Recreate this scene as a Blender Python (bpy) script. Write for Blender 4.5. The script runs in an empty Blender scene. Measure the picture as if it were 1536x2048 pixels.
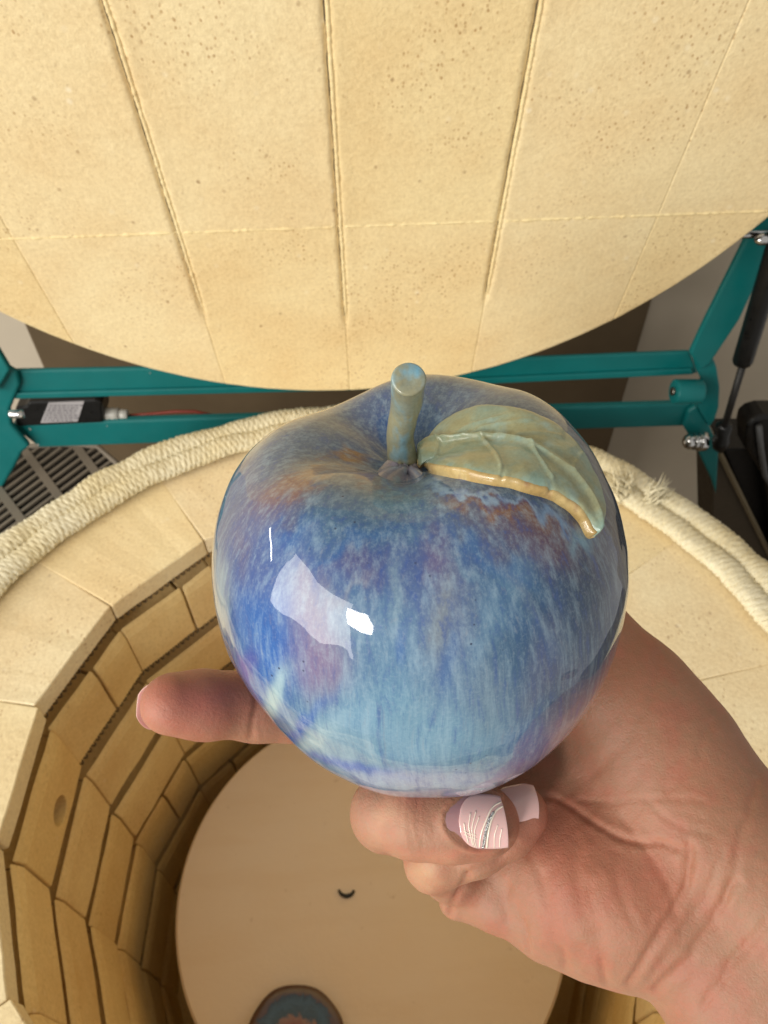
import bpy, math, random
import numpy as np
from mathutils import Matrix, Vector, noise as mnoise
random.seed(4); rng = np.random.default_rng(7)
sc = bpy.context.scene
U = 0.072                                   # one brick course, metres

# ---------------------------------------------------------------- camera
CP = np.array([0.10913, -2.50075, 5.63512]) * U
FW = np.array([0.02805, 0.67098, -0.74095]); RT = np.array([0.99847, -0.05418, -0.01127]); UP = np.array([0.04771, 0.7395, 0.67147])
F = 1474.9
cd = bpy.data.cameras.new('camera'); cam = bpy.data.objects.new('camera', cd); sc.collection.objects.link(cam)
cam.matrix_world = Matrix(((RT[0], UP[0], -FW[0], CP[0]), (RT[1], UP[1], -FW[1], CP[1]), (RT[2], UP[2], -FW[2], CP[2]), (0, 0, 0, 1)))
cd.sensor_fit = 'HORIZONTAL'; cd.sensor_width = 36; cd.lens = 36 * F / 1536
cd.clip_start = 0.01; cd.clip_end = 50
cd.dof.use_dof = True; cd.dof.focus_distance = 0.150; cd.dof.aperture_fstop = 48
sc.camera = cam

# ---------------------------------------------------------------- light
sc.view_settings.view_transform = 'Standard'; sc.view_settings.look = 'None'
sc.view_settings.exposure = 0; sc.view_settings.gamma = 1
w = bpy.data.worlds.new("World"); sc.world = w; w.use_nodes = True
w.node_tree.nodes['Background'].inputs[0].default_value = (1.0, 0.95, 0.88, 1)
w.node_tree.nodes['Background'].inputs[1].default_value = 0.44

def area(name, loc, target, sx, sy, energy, col):
    l = bpy.data.lights.new(name, 'AREA'); l.shape = 'RECTANGLE'; l.size = sx; l.size_y = sy; l.energy = energy; l.color = col
    o = bpy.data.objects.new(name, l); sc.collection.objects.link(o)
    d = Vector(target) - Vector(loc); o.location = loc; o.rotation_euler = d.to_track_quat('-Z', 'Y').to_euler(); return o
area('window_light', (-0.62, -1.30, 0.76), (0, 0, 0.2), 0.24, 0.36, 8, (1.0, 0.96, 0.9))
area('soft_window_light', (-1.95, -1.45, 0.90), (0, 0.1, 0.1), 2.1, 1.7, 68, (1.0, 0.96, 0.88))
area('strip_light', (-1.5, 0.25, 0.62), (0, 0, 0.2), 0.7, 0.05, 3, (1.0, 0.98, 0.95))

# ---------------------------------------------------------------- helpers
def cam2w(P):                                # camera frame (right, up, depth) -> world
    P = np.asarray(P, float)
    return CP + P[..., 0:1] * RT + P[..., 1:2] * UP + P[..., 2:3] * FW
def K(px, py, Z):                            # a point of the view at depth Z metres (camera frame)
    return np.array([(px - 768) / F * Z, -(py - 1024) / F * Z, Z])
def ray(px, py):
    return FW + RT * (px - 768) / F - UP * (py - 1024) / F
def at_y(px, py, Y):
    d = ray(px, py); return CP + d * ((Y - CP[1]) / d[1])
def at_z(px, py, Zz):
    d = ray(px, py); return CP + d * ((Zz - CP[2]) / d[2])

def mk(name, V, Fc, mat=None, parent=None, smooth=False):
    me = bpy.data.meshes.new(name)
    V = np.asarray(V, float)
    if isinstance(Fc, np.ndarray) and Fc.ndim == 2:
        n, k = Fc.shape
        me.vertices.add(len(V)); me.vertices.foreach_set('co', V.astype(np.float32).ravel())
        me.loops.add(n * k); me.loops.foreach_set('vertex_index', Fc.astype(np.int32).ravel())
        me.polygons.add(n); me.polygons.foreach_set('loop_start', np.arange(0, n * k, k, dtype=np.int32))
        me.update(calc_edges=True); me.validate()
    else:
        me.from_pydata([tuple(v) for v in V], [], [tuple(f) for f in Fc]); me.update()
    if smooth: me.polygons.foreach_set('use_smooth', np.ones(len(me.polygons), bool))
    if mat: me.materials.append(mat)
    return link(name, me, parent)
def link(name, me, parent=None):
    o = bpy.data.objects.new(name, me); sc.collection.objects.link(o)
    if parent is not None: adopt(o, parent)
    return o
ROOTLOC = {}
def adopt(o, parent):
    o.parent = parent
    m = ROOTLOC.get(parent.name)
    if m is not None: o.matrix_parent_inverse = Matrix.Translation(-Vector(m))
def tag(o, label=None, cat=None, group=None, kind=None):
    if label: o['label'] = label
    if cat: o['category'] = cat
    if group: o['group'] = group
    if kind: o['kind'] = kind
    return o
def thing(name, loc, label, cat):
    o = bpy.data.objects.new(name, None); o.location = loc; o.empty_display_size = .02; sc.collection.objects.link(o)
    ROOTLOC[o.name] = tuple(loc); return tag(o, label, cat)
def bevel(o, wd, seg=2, ang=40):
    m = o.modifiers.new('bevel', 'BEVEL'); m.width = wd; m.segments = seg; m.limit_method = 'ANGLE'; m.angle_limit = math.radians(ang); m.harden_normals = False
    return o
class MB:
    def __init__(s): s.V = []; s.F = []; s.n = 0
    def add(s, V, Fc):
        s.V.append(np.asarray(V, float)); s.F += [tuple(i + s.n for i in f) for f in Fc]; s.n += len(V); return s
    def prism(s, top, bot):                 # two matching polygon loops
        n = len(top); V = list(top) + list(bot)
        Fc = [tuple(range(n)), tuple(range(2 * n - 1, n - 1, -1))] + [(i, i + n, (i + 1) % n + n, (i + 1) % n)[::1] for i in range(n)]
        return s.add(V, Fc)
    def tube(s, pts, r, seg=12, caps=True, closed=False):
        P = np.asarray(pts, float); n = len(P); r = np.broadcast_to(r, (n,))
        T = np.gradient(P, axis=0); T /= np.linalg.norm(T, axis=1)[:, None] + 1e-12
        a = np.cross(T[0], [0, 0, 1.]); a = a if np.linalg.norm(a) > .1 else np.cross(T[0], [1., 0, 0]); a /= np.linalg.norm(a)
        V = []
        for i in range(n):
            a = a - T[i] * (a @ T[i]); a /= np.linalg.norm(a); b = np.cross(T[i], a)
            for k in range(seg):
                t = 2 * math.pi * k / seg; V.append(P[i] + r[i] * (a * math.cos(t) + b * math.sin(t)))
        Fc = [(i * seg + k, i * seg + (k + 1) % seg, (i + 1) * seg + (k + 1) % seg, (i + 1) * seg + k) for i in range(n - 1) for k in range(seg)]
        if caps: Fc += [tuple(range(seg - 1, -1, -1)), tuple(range((n - 1) * seg, n * seg))]
        return s.add(V, Fc)
    def box(s, c, ex, ey, ez):              # centre and three half-edge vectors
        c, ex, ey, ez = map(np.asarray, (c, ex, ey, ez))
        V = [c + a * ex + b * ey + d * ez for d in (-1, 1) for b in (-1, 1) for a in (-1, 1)]
        return s.add(V, [(0, 2, 3, 1), (4, 5, 7, 6), (0, 1, 5, 4), (2, 6, 7, 3), (0, 4, 6, 2), (1, 3, 7, 5)])
    def build(s, name, mat, parent=None, smooth=False): 
        o = mk(name, np.concatenate(s.V), s.F, mat, parent, smooth)
        import bmesh
        bm = bmesh.new(); bm.from_mesh(o.data); bmesh.ops.recalc_face_normals(bm, faces=bm.faces); bm.to_mesh(o.data); bm.free()
        return o

# numpy value noise
def vnoise(P, seed=0):
    P = np.asarray(P, float); i = np.floor(P).astype(np.int64); f = P - i; f = f * f * (3 - 2 * f)
    def h(a, b, c):
        n = (a * 374761393 + b * 668265263 + c * 2147483647 + seed * 974634777) & 0xffffffff
        n = ((n ^ (n >> 13)) * 1274126177) & 0xffffffff; n = (n ^ (n >> 16)) & 0xffff
        return n / 32767.5 - 1
    x, y, z = i[..., 0], i[..., 1], i[..., 2]; r = 0
    for dx in (0, 1):
        for dy in (0, 1):
            for dz in (0, 1):
                wgt = (f[..., 0] if dx else 1 - f[..., 0]) * (f[..., 1] if dy else 1 - f[..., 1]) * (f[..., 2] if dz else 1 - f[..., 2])
                r = r + wgt * h(x + dx, y + dy, z + dz)
    return r
def fbm(P, o=3, seed=0):
    return sum(vnoise(np.asarray(P) * 2 ** k, seed + k) * .5 ** k for k in range(o))

# ---------------------------------------------------------------- materials
def S(r, g, b):                              # sRGB 0-255 -> linear rgba
    return tuple(((c / 255) / 12.92 if c / 255 <= .04045 else ((c / 255 + .055) / 1.055) ** 2.4) for c in (r, g, b)) + (1,)
class NT:
    def __init__(s, name):
        s.m = bpy.data.materials.new(name); s.m.use_nodes = True; s.t = s.m.node_tree; s.b = s.t.nodes['Principled BSDF']
    def n(s, typ, **kw):
        nd = s.t.nodes.new(typ)
        for k, v in kw.items():
            if k.startswith('i_'): nd.inputs[k[2:].replace('_', ' ')].default_value = v
            else: setattr(nd, k, v)
        return nd
    def l(s, a, b): s.t.links.new(a, b)
    def noise(s, vec, scale, detail=4, rough=.55, dist=0):
        nd = s.n('ShaderNodeTexNoise'); nd.inputs['Scale'].default_value = scale; nd.inputs['Detail'].default_value = detail
        nd.inputs['Roughness'].default_value = rough; nd.inputs['Distortion'].default_value = dist
        if vec is not None: s.l(vec, nd.inputs['Vector'])
        return nd.outputs['Fac']
    def ramp(s, fac, stops, interp='LINEAR'):
        nd = s.n('ShaderNodeValToRGB'); cr = nd.color_ramp; cr.interpolation = interp
        while len(cr.elements) < len(stops): cr.elements.new(.5)
        for e, (p, c) in zip(cr.elements, stops): e.position = p; e.color = c if len(c) == 4 else tuple(c) + (1,)
        s.l(fac, nd.inputs[0]); return nd.outputs[0]
    def mix(s, fac, a, b, mode='MIX'):
        nd = s.n('ShaderNodeMix', data_type='RGBA', blend_type=mode)
        for sock, v in ((nd.inputs[0], fac), (nd.inputs[6], a), (nd.inputs[7], b)):
            if hasattr(v, 'links'): s.l(v, sock)
            else: sock.default_value = v
        return nd.outputs[2]
    def math(s, op, a, b=0.):
        nd = s.n('ShaderNodeMath', operation=op)
        for sock, v in ((nd.inputs[0], a), (nd.inputs[1], b)):
            if hasattr(v, 'links'): s.l(v, sock)
            else: sock.default_value = v
        return nd.outputs[0]
    def bump(s, h, strength, dist, prev=None):
        nd = s.n('ShaderNodeBump'); nd.inputs['Strength'].default_value = strength; nd.inputs['Distance'].default_value = dist
        s.l(h, nd.inputs['Height'])
        if prev is not None: s.l(prev, nd.inputs['Normal'])
        return nd.outputs['Normal']
    def obj(s, sc3=None):
        o = s.n('ShaderNodeTexCoord').outputs['Object']
        if sc3:
            mp = s.n('ShaderNodeMapping'); mp.inputs['Scale'].default_value = sc3; s.l(o, mp.inputs['Vector']); o = mp.outputs[0]
        return o
BW, WH = (0, 0, 0, 1), (1, 1, 1, 1)

def brick_mat(name, ca, cb, speck=.5, rough=.95, bumps=1.0, stain=.35):
    t = NT(name); co = t.obj()
    info = t.n('ShaderNodeObjectInfo').outputs['Random']
    base = t.mix(info, ca, cb)
    big = t.noise(co, 14, 3)
    base = t.mix(t.ramp(big, [(.35, BW), (.75, (stain,) * 3)]), base, S(214, 172, 110))
    fine = t.noise(co, 420, 4, .7)
    base = t.mix(.32, base, t.ramp(fine, [(.3, (.55, .47, .36)), (.62, WH)]), 'MULTIPLY')
    # small brown specks
    def specks(sc3, th, col, base, amt, mask_scale):
        cc = t.obj(sc3)
        vo = t.n('ShaderNodeTexVoronoi', feature='F1'); vo.inputs['Scale'].default_value = 1; vo.inputs['Randomness'].default_value = 1; t.l(cc, vo.inputs['Vector'])
        d = t.ramp(vo.outputs['Distance'], [(th * .5, WH), (th, BW)])
        m = t.ramp(t.noise(co, mask_scale, 2), [(.46, BW), (.62, WH)])
        sep = t.n('ShaderNodeSeparateColor'); t.l(vo.outputs['Color'], sep.inputs[0])
        rr = t.ramp(sep.outputs[0], [(.25, BW), (.9, WH)])
        f = t.math('MULTIPLY', t.math('MULTIPLY', t.math('MULTIPLY', d, m), rr), amt)
        return t.mix(f, base, col), f
    base, f1 = specks((420, 250, 330), .36, S(160, 118, 68), base, speck, 16)
    base, f2 = specks((120, 90, 105), .17, S(122, 78, 40), base, speck * .9, 70)
    base, f3 = specks((95, 100, 90), .2, S(250, 240, 215), base, speck * .7, 55)
    t.l(base, t.b.inputs['Base Color']); t.b.inputs['Roughness'].default_value = rough; t.b.inputs['Specular IOR Level'].default_value = .15
    nb = t.bump(fine, .35 * bumps, .0012)
    nb = t.bump(t.noise(co, 190, 5, .65), .22 * bumps, .0015, nb)
    nb = t.bump(f1, -.5 * bumps, .0008, nb); nb = t.bump(f2, -.6 * bumps, .0015, nb)
    t.l(nb, t.b.inputs['Normal']); return t.m
M_lid = brick_mat('lid_brick', S(240, 221, 172), S(241, 224, 182), .7)
M_rim = brick_mat('rim_brick', S(245, 234, 204), S(242, 226, 184), .6)
M_in = brick_mat('fired_brick', S(246, 222, 166), S(240, 212, 148), .35, bumps=.7, stain=.6)
M_cem = brick_mat('cement', S(244, 226, 176), S(246, 230, 184), .2)

def simple(name, col, rough=.5, metal=0, spec=.5, nsc=60, namt=.15, bump=.1, coat=0):
    t = NT(name); co = t.obj(); n = t.noise(co, nsc, 4)
    t.l(t.mix(namt, col, t.ramp(n, [(.3, (.35,) * 3), (.7, WH)]), 'MULTIPLY'), t.b.inputs['Base Color'])
    t.l(t.ramp(t.noise(co, nsc * 3, 3), [(.3, (max(rough - .1, 0.02),) * 3), (.7, (min(rough + .1, 1),) * 3)]), t.b.inputs['Roughness'])
    t.b.inputs['Metallic'].default_value = metal; t.b.inputs['Specular IOR Level'].default_value = spec; t.b.inputs['Coat Weight'].default_value = coat
    t.l(t.bump(t.noise(co, nsc * 6, 2), bump, .0005), t.b.inputs['Normal']); return t.m
M_teal = simple('teal_powder_coat', S(12, 112, 112), .42, 0, .4, 30, .2, .15)
M_steel = simple('steel', S(150, 145, 135), .35, 1, .5)
M_chrome = simple('chrome', S(225, 225, 225), .12, 1)
M_black = simple('black_plastic', S(16, 16, 16), .35, 0, .4)
M_dark = simple('dark_metal', S(34, 32, 30), .5, .2)
M_wall = simple('wall_paint', S(200, 188, 168), .9, 0, .2, 6, .2)
M_board = simple('brown_board', S(104, 88, 66), .75, 0, .2, 10, .4)
M_grey = simple('grey_enamel', S(128, 118, 104), .5, .0, .4, 20, .2)
M_label = simple('label_paper', S(178, 174, 176), .6, 0, .3)
M_ink = simple('label_ink', S(110, 106, 110), .6)
M_gland = simple('pale_plastic', S(190, 188, 180), .3)
M_cable = simple('red_cable', S(120, 40, 20), .5)
M_elem = simple('heating_wire', S(120, 108, 92), .6, .5)
M_shelf = None

t = NT('kiln_wash'); co = t.obj()
b_ = t.mix(t.ramp(t.noise(co, 7, 4), [(.35, BW), (.7, (.7,) * 3)]), S(250, 230, 206), S(252, 238, 222))
b_ = t.mix(t.ramp(t.noise(t.obj((9, 42, 9)), 1, 4), [(.45, BW), (.75, (.35,) * 3)]), b_, S(240, 216, 186))
b_ = t.mix(t.ramp(t.noise(co, 90, 3), [(.68, BW), (.80, (.35,) * 3)]), b_, S(170, 135, 90))
t.l(b_, t.b.inputs['Base Color']); t.b.inputs['Roughness'].default_value = .85
t.l(t.bump(t.noise(co, 160, 3), .3, .001), t.b.inputs['Normal']); M_shelf = t.m

t = NT('ceramic_fibre'); co = t.obj()
b_ = t.mix(t.ramp(t.noise(co, 30, 3), [(.3, BW), (.75, WH)]), S(240, 234, 208), S(226, 212, 170))
b_ = t.mix(.5, b_, t.ramp(t.noise(co, 900, 3), [(.3, (.6, .55, .45)), (.65, WH)]), 'MULTIPLY')
t.l(b_, t.b.inputs['Base Color']); t.b.inputs['Roughness'].default_value = .8
t.l(t.bump(t.noise(co, 1400, 2), .6, .0008), t.b.inputs['Normal']); M_rope = t.m

# ================================================================ KILN
NS = 16; RI = 2.77427; PHI = 2.13866; AL = 2 * math.pi / NS
ROB, ROO = 3.70633, 4.21829
kiln = thing('kiln', (0, 0, -7.4 * U), 'round kiln of pale firebrick with braided rope on its rim and lid tipped open', 'kiln')

def seg_brick(name, k, prof, mat, dr=0, dz=0, f0=0., f1=1., gap=.0004, jit=0.0, N=6, outer_round=False):
    """prof: closed loop of (radial offset from the inner face, z) in metres; mitred between polygon corners k and k+1"""
    a0, a1 = PHI + k * AL, PHI + (k + 1) * AL; am = (a0 + a1) / 2
    ap = RI * math.cos(AL / 2) * U; n = np.array([math.cos(am), math.sin(am), 0]); tt = np.array([-math.sin(am), math.cos(am), 0])
    L = []; m = len(prof)
    for i in range(N + 1):
        f = f0 + (f1 - f0) * i / N
        for (ro, z) in prof:
            r = ap + ro + dr; half = r * math.tan(AL / 2)
            tpos = (-1 + 2 * f) * half
            if i == 0: tpos += gap
            if i == N: tpos -= gap
            rr = r
            if outer_round and ro > .03: rr = (ap + ro) / math.cos(AL / 2) * 1.0 ; rr = math.sqrt(max((ap + ro) ** 2 - tpos ** 2, 1e-9)) if True else rr
            p = n * rr + tt * tpos; p[2] = z + dz
            L.append(p)
    L = np.array(L)
    if jit: 
        L += jit * np.stack([vnoise(L * 90, s) for s in (1, 2, 3)], -1)
    Fc = []
    for i in range(N):
        for j in range(m):
            Fc.append((i * m + j, i * m + (j + 1) % m, (i + 1) * m + (j + 1) % m, (i + 1) * m + j))
    Fc += [tuple(range(m - 1, -1, -1)), tuple(range(N * m, (N + 1) * m))]
    mb = MB(); mb.add(L, Fc); o = mb.build(name, mat, kiln); bevel(o, .0009, 2, 50); return o

Z1 = -.21488 * U
WALL = (4.12 - RI * math.cos(AL / 2)) * U
rim_dr = [0.0, .0012, -.0016, .0008, -.0004, .0014, -.001, .0005, -.0012, .001, 0, .0013, -.0008, .0004, -.001, .0006]
for k in range(NS):
    prof = [(0, -.0006), (.0006, 0), (WALL - .004, 0), (WALL, -.004), (WALL, Z1 - .002), (.012, Z1 - .002), (.0, Z1)]
    seg_brick('rim_brick', k, prof, M_rim, dr=rim_dr[k], dz=-.0003 * (k % 3), jit=.0005, N=8, outer_round=True)
split = {(0, 1): .42, (0, 0): .35, (3, 1): .45, (4, 0): .5, (2, 6): .5, (1, 10): .4, (3, 12): .6}
for c in range(6):
    zt, zb = Z1 - c * U, Z1 - (c + 1) * U
    g = .017 if c < 3 else .014
    gd = .022 if c < 3 else .016
    prof = [(gd, zt - .0007), (gd, zt - g - .010), (.0048, zt - g - .010), (.0034, zt - g + .0005), (.0014, zt - g - .003), (0, zt - g - .010), (0, zb + .002), (.0015, zb + .0003), (.05, zb + .0003), (.05, zt - .0007)]
    for k in range(NS):
        dr = .0009 * math.sin(k * 2.3 + c * 1.7)
        if (c, k) in split:
            f = split[(c, k)]
            seg_brick('firebrick', k, prof, M_in, dr, jit=.0006, f1=f - .008, gap=.0003)
            seg_brick('firebrick', k, prof, M_in, dr + .0007, jit=.0006, f0=f + .008, gap=.0003)
        else: seg_brick('firebrick', k, prof, M_in, dr, jit=.0006)
# round peephole through one brick on the left
d_ = ray(118, 1622); am_ = PHI + 2.5 * AL; nf = np.array([math.cos(am_), math.sin(am_), 0]); ap_ = RI * math.cos(AL / 2) * U
hp = CP + d_ * ((ap_ - CP @ nf) / (d_ @ nf))
cut = MB().tube([hp - nf * .02, hp + nf * .034], [.0098, .0088], 28).build('cutter', M_in)
bk = [o for o in sc.objects if o.name.startswith('firebrick')][2 if (0, 2) not in split else 0]
best = min((o for o in sc.objects if o.name.startswith('firebrick')), key=lambda o: np.linalg.norm(np.mean([v.co[:] for v in o.data.vertices], 0) - hp - nf * .02))
best.modifiers.clear(); bm_ = best.modifiers.new('hole', 'BOOLEAN'); bm_.object = cut; bm_.operation = 'DIFFERENCE'; bm_.solver = 'EXACT'
bpy.context.view_layer.update(); nm_ = bpy.data.meshes.new_from_object(best.evaluated_get(bpy.context.evaluated_depsgraph_get())); best.modifiers.clear(); best.data = nm_
bpy.data.objects.remove(cut); bevel(best, .0012, 2, 50)
# heating coils
for c in range(3):
    zt = Z1 - c * U; per = []
    R_ = (RI + .13) * U
    corners = [np.array([R_ * math.cos(PHI + k * AL), R_ * math.sin(PHI + k * AL), zt - .0085]) for k in range(NS + 1)]
    pts = []
    for k in range(NS):
        a, b = corners[k], corners[k + 1]; d = b - a; Ld = np.linalg.norm(d); d = d / Ld; nn = np.array([d[1], -d[0], 0])
        m = int(Ld / .0046)
        for j in range(m * 10):
            s = j / (m * 10); th = 2 * math.pi * j / 10
            pts.append(a + d * (s * Ld) + nn * (.0038 * math.cos(th)) + np.array([0, 0, .0038 * math.sin(th)]))
    MB().tube(pts, .0006, 4).build('heating_coil', M_elem, kiln, True)
# floor, jacket
def disc(name, R, z, th, mat, parent, n=96, edge=.0015):
    V = []; prof = [(0.0, z), (R - edge, z), (R, z - edge), (R, z - th + edge), (R - edge, z - th), (0.0, z - th)]
    mb = MB(); rows = prof[1:-1]
    for (r, zz) in rows: V += [(r * math.cos(2 * math.pi * i / n), r * math.sin(2 * math.pi * i / n), zz) for i in range(n)]
    Fc = [(j * n + i, j * n + (i + 1) % n, (j + 1) * n + (i + 1) % n, (j + 1) * n + i) for j in range(len(rows) - 1) for i in range(n)]
    Fc += [tuple(range(n)), tuple(range((len(rows) - 1) * n, len(rows) * n))[::-1]]
    return mb.add(V, Fc).build(name, mat, parent)
disc('kiln_floor', 3.6 * U, -6.25 * U, .06, M_in, kiln)
n = 128; V = []; 
for (r, z) in ((ROO * .985, -.02 * U), (ROO * .995, -.02 * U), (ROO * .995, -7.3 * U), (ROO * .985, -7.3 * U)):
    V += [(r * U * math.cos(2 * math.pi * i / n), r * U * math.sin(2 * math.pi * i / n), z - .002) for i in range(n)]
MB().add(V, [(j * n + i, j * n + (i + 1) % n, ((j + 1) % 4) * n + (i + 1) % n, ((j + 1) % 4) * n + i) for j in range(4) for i in range(n)]).build('steel_jacket', M_steel, kiln, True)

# braided rope gasket: concentric ropes on the rim
def rope(Rc, r, zc, bumps, seed, amp=.17, name='braided_rope'):
    nu, nv = bumps * 8, 28
    uu = np.arange(nu) / nu * 2 * np.pi; vv = np.arange(nv) / nv * 2 * np.pi
    Ug, Vg = np.meshgrid(uu, vv, indexing='ij')
    wob = vnoise(np.stack([np.cos(Ug) * 14, np.sin(Ug) * 14, Vg * 0 + seed], -1), seed)
    fuzz = vnoise(np.stack([np.cos(Ug) * 260, np.sin(Ug) * 260, Vg * 8], -1), seed + 5)
    a = (bumps * Ug + 4 * Vg) / 2 + wob * .5; b = (bumps * Ug - 4 * Vg) / 2 - wob * .7
    pat = np.maximum(np.abs(np.cos(a)) ** .8, np.abs(np.cos(b)) ** .8)
    rad = r * (1 - amp + amp * 1.25 * pat + .11 * fuzz + .05 * wob)
    R2 = Rc + wob * r * .14 + rad * np.cos(Vg) * 1.02
    Z = zc + rad * np.sin(Vg) * .55 + wob * r * .1
    P = np.stack([R2 * np.cos(Ug), R2 * np.sin(Ug), Z], -1).reshape(-1, 3)
    i = np.arange(nu)[:, None]; j = np.arange(nv)[None, :]
    Fq = np.stack([i * nv + j, ((i + 1) % nu) * nv + j, ((i + 1) % nu) * nv + (j + 1) % nv, i * nv + (j + 1) % nv], -1).reshape(-1, 4)
    return mk(name, P, Fq, M_rope, kiln, True)
wd = (ROO - ROB) * U / 4
rope((ROB + .01) * U + wd, wd * 1.03, wd * .72, 400, 3)
rope((ROO - .01) * U - wd, wd * 1.05, wd * .80, 416, 8)
# frayed rope end on the right
mb = MB()
for (px, py, L, nfib, spread) in ((1248, 985, .017, 120, .8), (1300, 1000, .016, 50, .25)):
    p0 = at_z(px, py, .012)
    base = {1248: np.array([-.25, .6, .7]), 1300: np.array([.8, .35, .35])}[px]
    for q in range(nfib):
        d = base + rng.normal(0, spread, 3) * .6; d /= np.linalg.norm(d)
        o0 = p0 + rng.normal(0, .003, 3); ln = L * rng.uniform(.5, 1.1); bend = rng.normal(0, .25, 3)
        mb.tube([o0 + d * ln * s + bend * ln * s * s for s in (0, .35, .7, 1)], [.0006, .00055, .00045, .00015], 4)
tag(mb.build('frayed_fibres', M_rope, kiln, True), kind='stuff')

# ---- lid (a part of the kiln) with its bricks as sub-parts
LA = 1.28542; EY = np.array([0, -math.cos(LA), math.sin(LA)]); LC = np.array([0, 2.94415, 4.40288]); NL = np.array([0, -math.sin(LA), -math.cos(LA)]); RL = 4.19103
GX, G, GY = .0231, 1.35663, -1.82393
# lid body: a steel-banded disc behind the bricks
n = 160; V = []
for (r, d) in ((RL - .012, -.02), (RL - .012, -1.0), (0.01, -1.0), (.01, -.02)):
    V += [(LC + EY * r * math.sin(2 * math.pi * i / n) + np.array([1., 0, 0]) * r * math.cos(2 * math.pi * i / n) + NL * d) * U for i in range(n)]
lid = MB().add(V, [(j * n + i, j * n + (i + 1) % n, ((j + 1) % 4) * n + (i + 1) % n, ((j + 1) % 4) * n + i) for j in range(4) for i in range(n)]).build('lid', M_steel, kiln)
def lid_brick(x0, x1, y0, y1, gl, gr, tint):
    R = RL
    mm = .001 / U
    d = np.array([0, .25, .6, 1.0, 1.5, 2.0, 2.5, 3.2, 4.2]) * mm
    xs = np.concatenate([x0 + d, np.linspace(x0 + 6 * mm, x1 - 6 * mm, 14), (x1 - d)[::-1]])
    xs = xs[np.abs(xs) < R - .002]
    # a column clipped by the circle
    if len(xs) < 3: return
    if abs(x0) > R or abs(x1) > R:
        e = R - .004; xs = np.unique(np.append(xs, [e if x1 > R else -e]))
    rows = 60; ts = np.concatenate([[0, .002, .004, .007, .012, .02], np.linspace(.035, .965, rows), [.98, .988, .993, .996, .998, 1]])
    lo = np.maximum(y0, -np.sqrt(R * R - xs * xs)); hi = np.minimum(y1, np.sqrt(R * R - xs * xs))
    ok = hi - lo > .01
    if ok.sum() < 3: return
    xs, lo, hi = xs[ok], lo[ok], hi[ok]
    X = np.repeat(xs[:, None], len(ts), 1); Y = lo[:, None] + (hi - lo)[:, None] * ts[None]
    Q = np.stack([X * 9, Y * 9, X * 0 + tint], -1)
    h = np.full_like(X, 0.); rough = fbm(Q * 3.1, 3, 5)
    h += .00016 * fbm(Q, 2, 9)
    def smooth(v): v = np.clip(v, 0, 1); return v * v * (3 - 2 * v)
    for on, xj in ((gl, x0), (gr, x1)):
        dd = np.abs(X - xj) * U
        wj = .0027 * (1 + .16 * rough)
        if on is not None:
            fade = smooth((Y - on) / .35) * (.93 + .07 * rough)
            h -= .0017 * fade * smooth(1.15 - dd / wj)
            h += .00035 * fade * smooth(1 - np.abs(dd - wj * 1.5) / .0012) * (rough > 0)
        h -= .00035 * smooth(1 - dd / .0006)
    h -= .0003 * smooth(1 - np.abs(Y - hi[:, None]) * U / .0007) * (hi < R)[:, None] * (np.abs(hi - y1) < 1e-6)[:, None]
    edge = RL - np.hypot(X, Y); h -= .0015 * smooth(1 - edge * U / .0018)
    P = (LC + X[..., None] * np.array([1., 0, 0]) + Y[..., None] * EY) * U + h[..., None] * NL
    a, b = X.shape; P = P.reshape(-1, 3)
    i = np.arange(a - 1)[:, None]; j = np.arange(b - 1)[None]
    Fq = np.stack([i * b + j, (i + 1) * b + j, (i + 1) * b + j + 1, i * b + j + 1], -1).reshape(-1, 4)
    bd = [i * b for i in range(a)] + [(a - 1) * b + j for j in range(1, b)] + [i * b + b - 1 for i in range(a - 2, -1, -1)] + [j for j in range(b - 2, 0, -1)]
    m = len(bd); P2 = P[bd] - NL * .0; 
    back = ((P2 - LC * U) - ((P2 - LC * U) @ NL)[:, None] * NL) + LC * U - NL * .012
    s = len(P); Fs = np.array([(s + q, s + m + q, s + m + (q + 1) % m, s + (q + 1) % m) for q in range(m)])
    o = mk('lid_brick', np.concatenate([P, P2, back]), np.concatenate([Fq, Fs]), M_lidB[int(tint) % len(M_lidB)], lid, True)
    return o
M_lidB = [M_lid, brick_mat('lid_brick_pale', S(242, 226, 184), S(242, 225, 182), .6), brick_mat('lid_brick_yellow', S(241, 222, 172), S(242, 224, 178), .7)]
ends = {-1: -3.02, 0: -3.2, 1: -2.95}
tints = {(-1, 0): 1, (-2, 0): 1, (0, 0): 2, (-1, 1): 0, (1, 0): 1, (2, 0): 2, (1, 1): 0, (0, 1): 0, (-2, 1): 0, (2, 1): 1, (3, 1): 1, (-3, 0): 1, (-3, 1): 0}
# the columns between joints; the central three joints are grooved
for i in range(-4, 4):
    x0, x1 = GX + i * G, GX + (i + 1) * G
    for rI, (y0, y1) in enumerate(((-RL, GY), (GY, GY + 3.2), (GY + 3.2, RL))):
        tt_ = {(-2, 0): 1, (-1, 0): 2, (0, 0): 2, (1, 0): 1, (-3, 0): 2, (2, 0): 2, (2, 1): 1, (3, 1): 1, (-3, 1): 0, (-4, 1): 2}.get((i, rI), 0)
        lid_brick(x0 + .00005 / U, x1 - .00005 / U, y0, y1 - .0003 / U, ends.get(i), ends.get(i + 1), tt_ + 3 * (i + 5) + 30 * rI)
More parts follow.
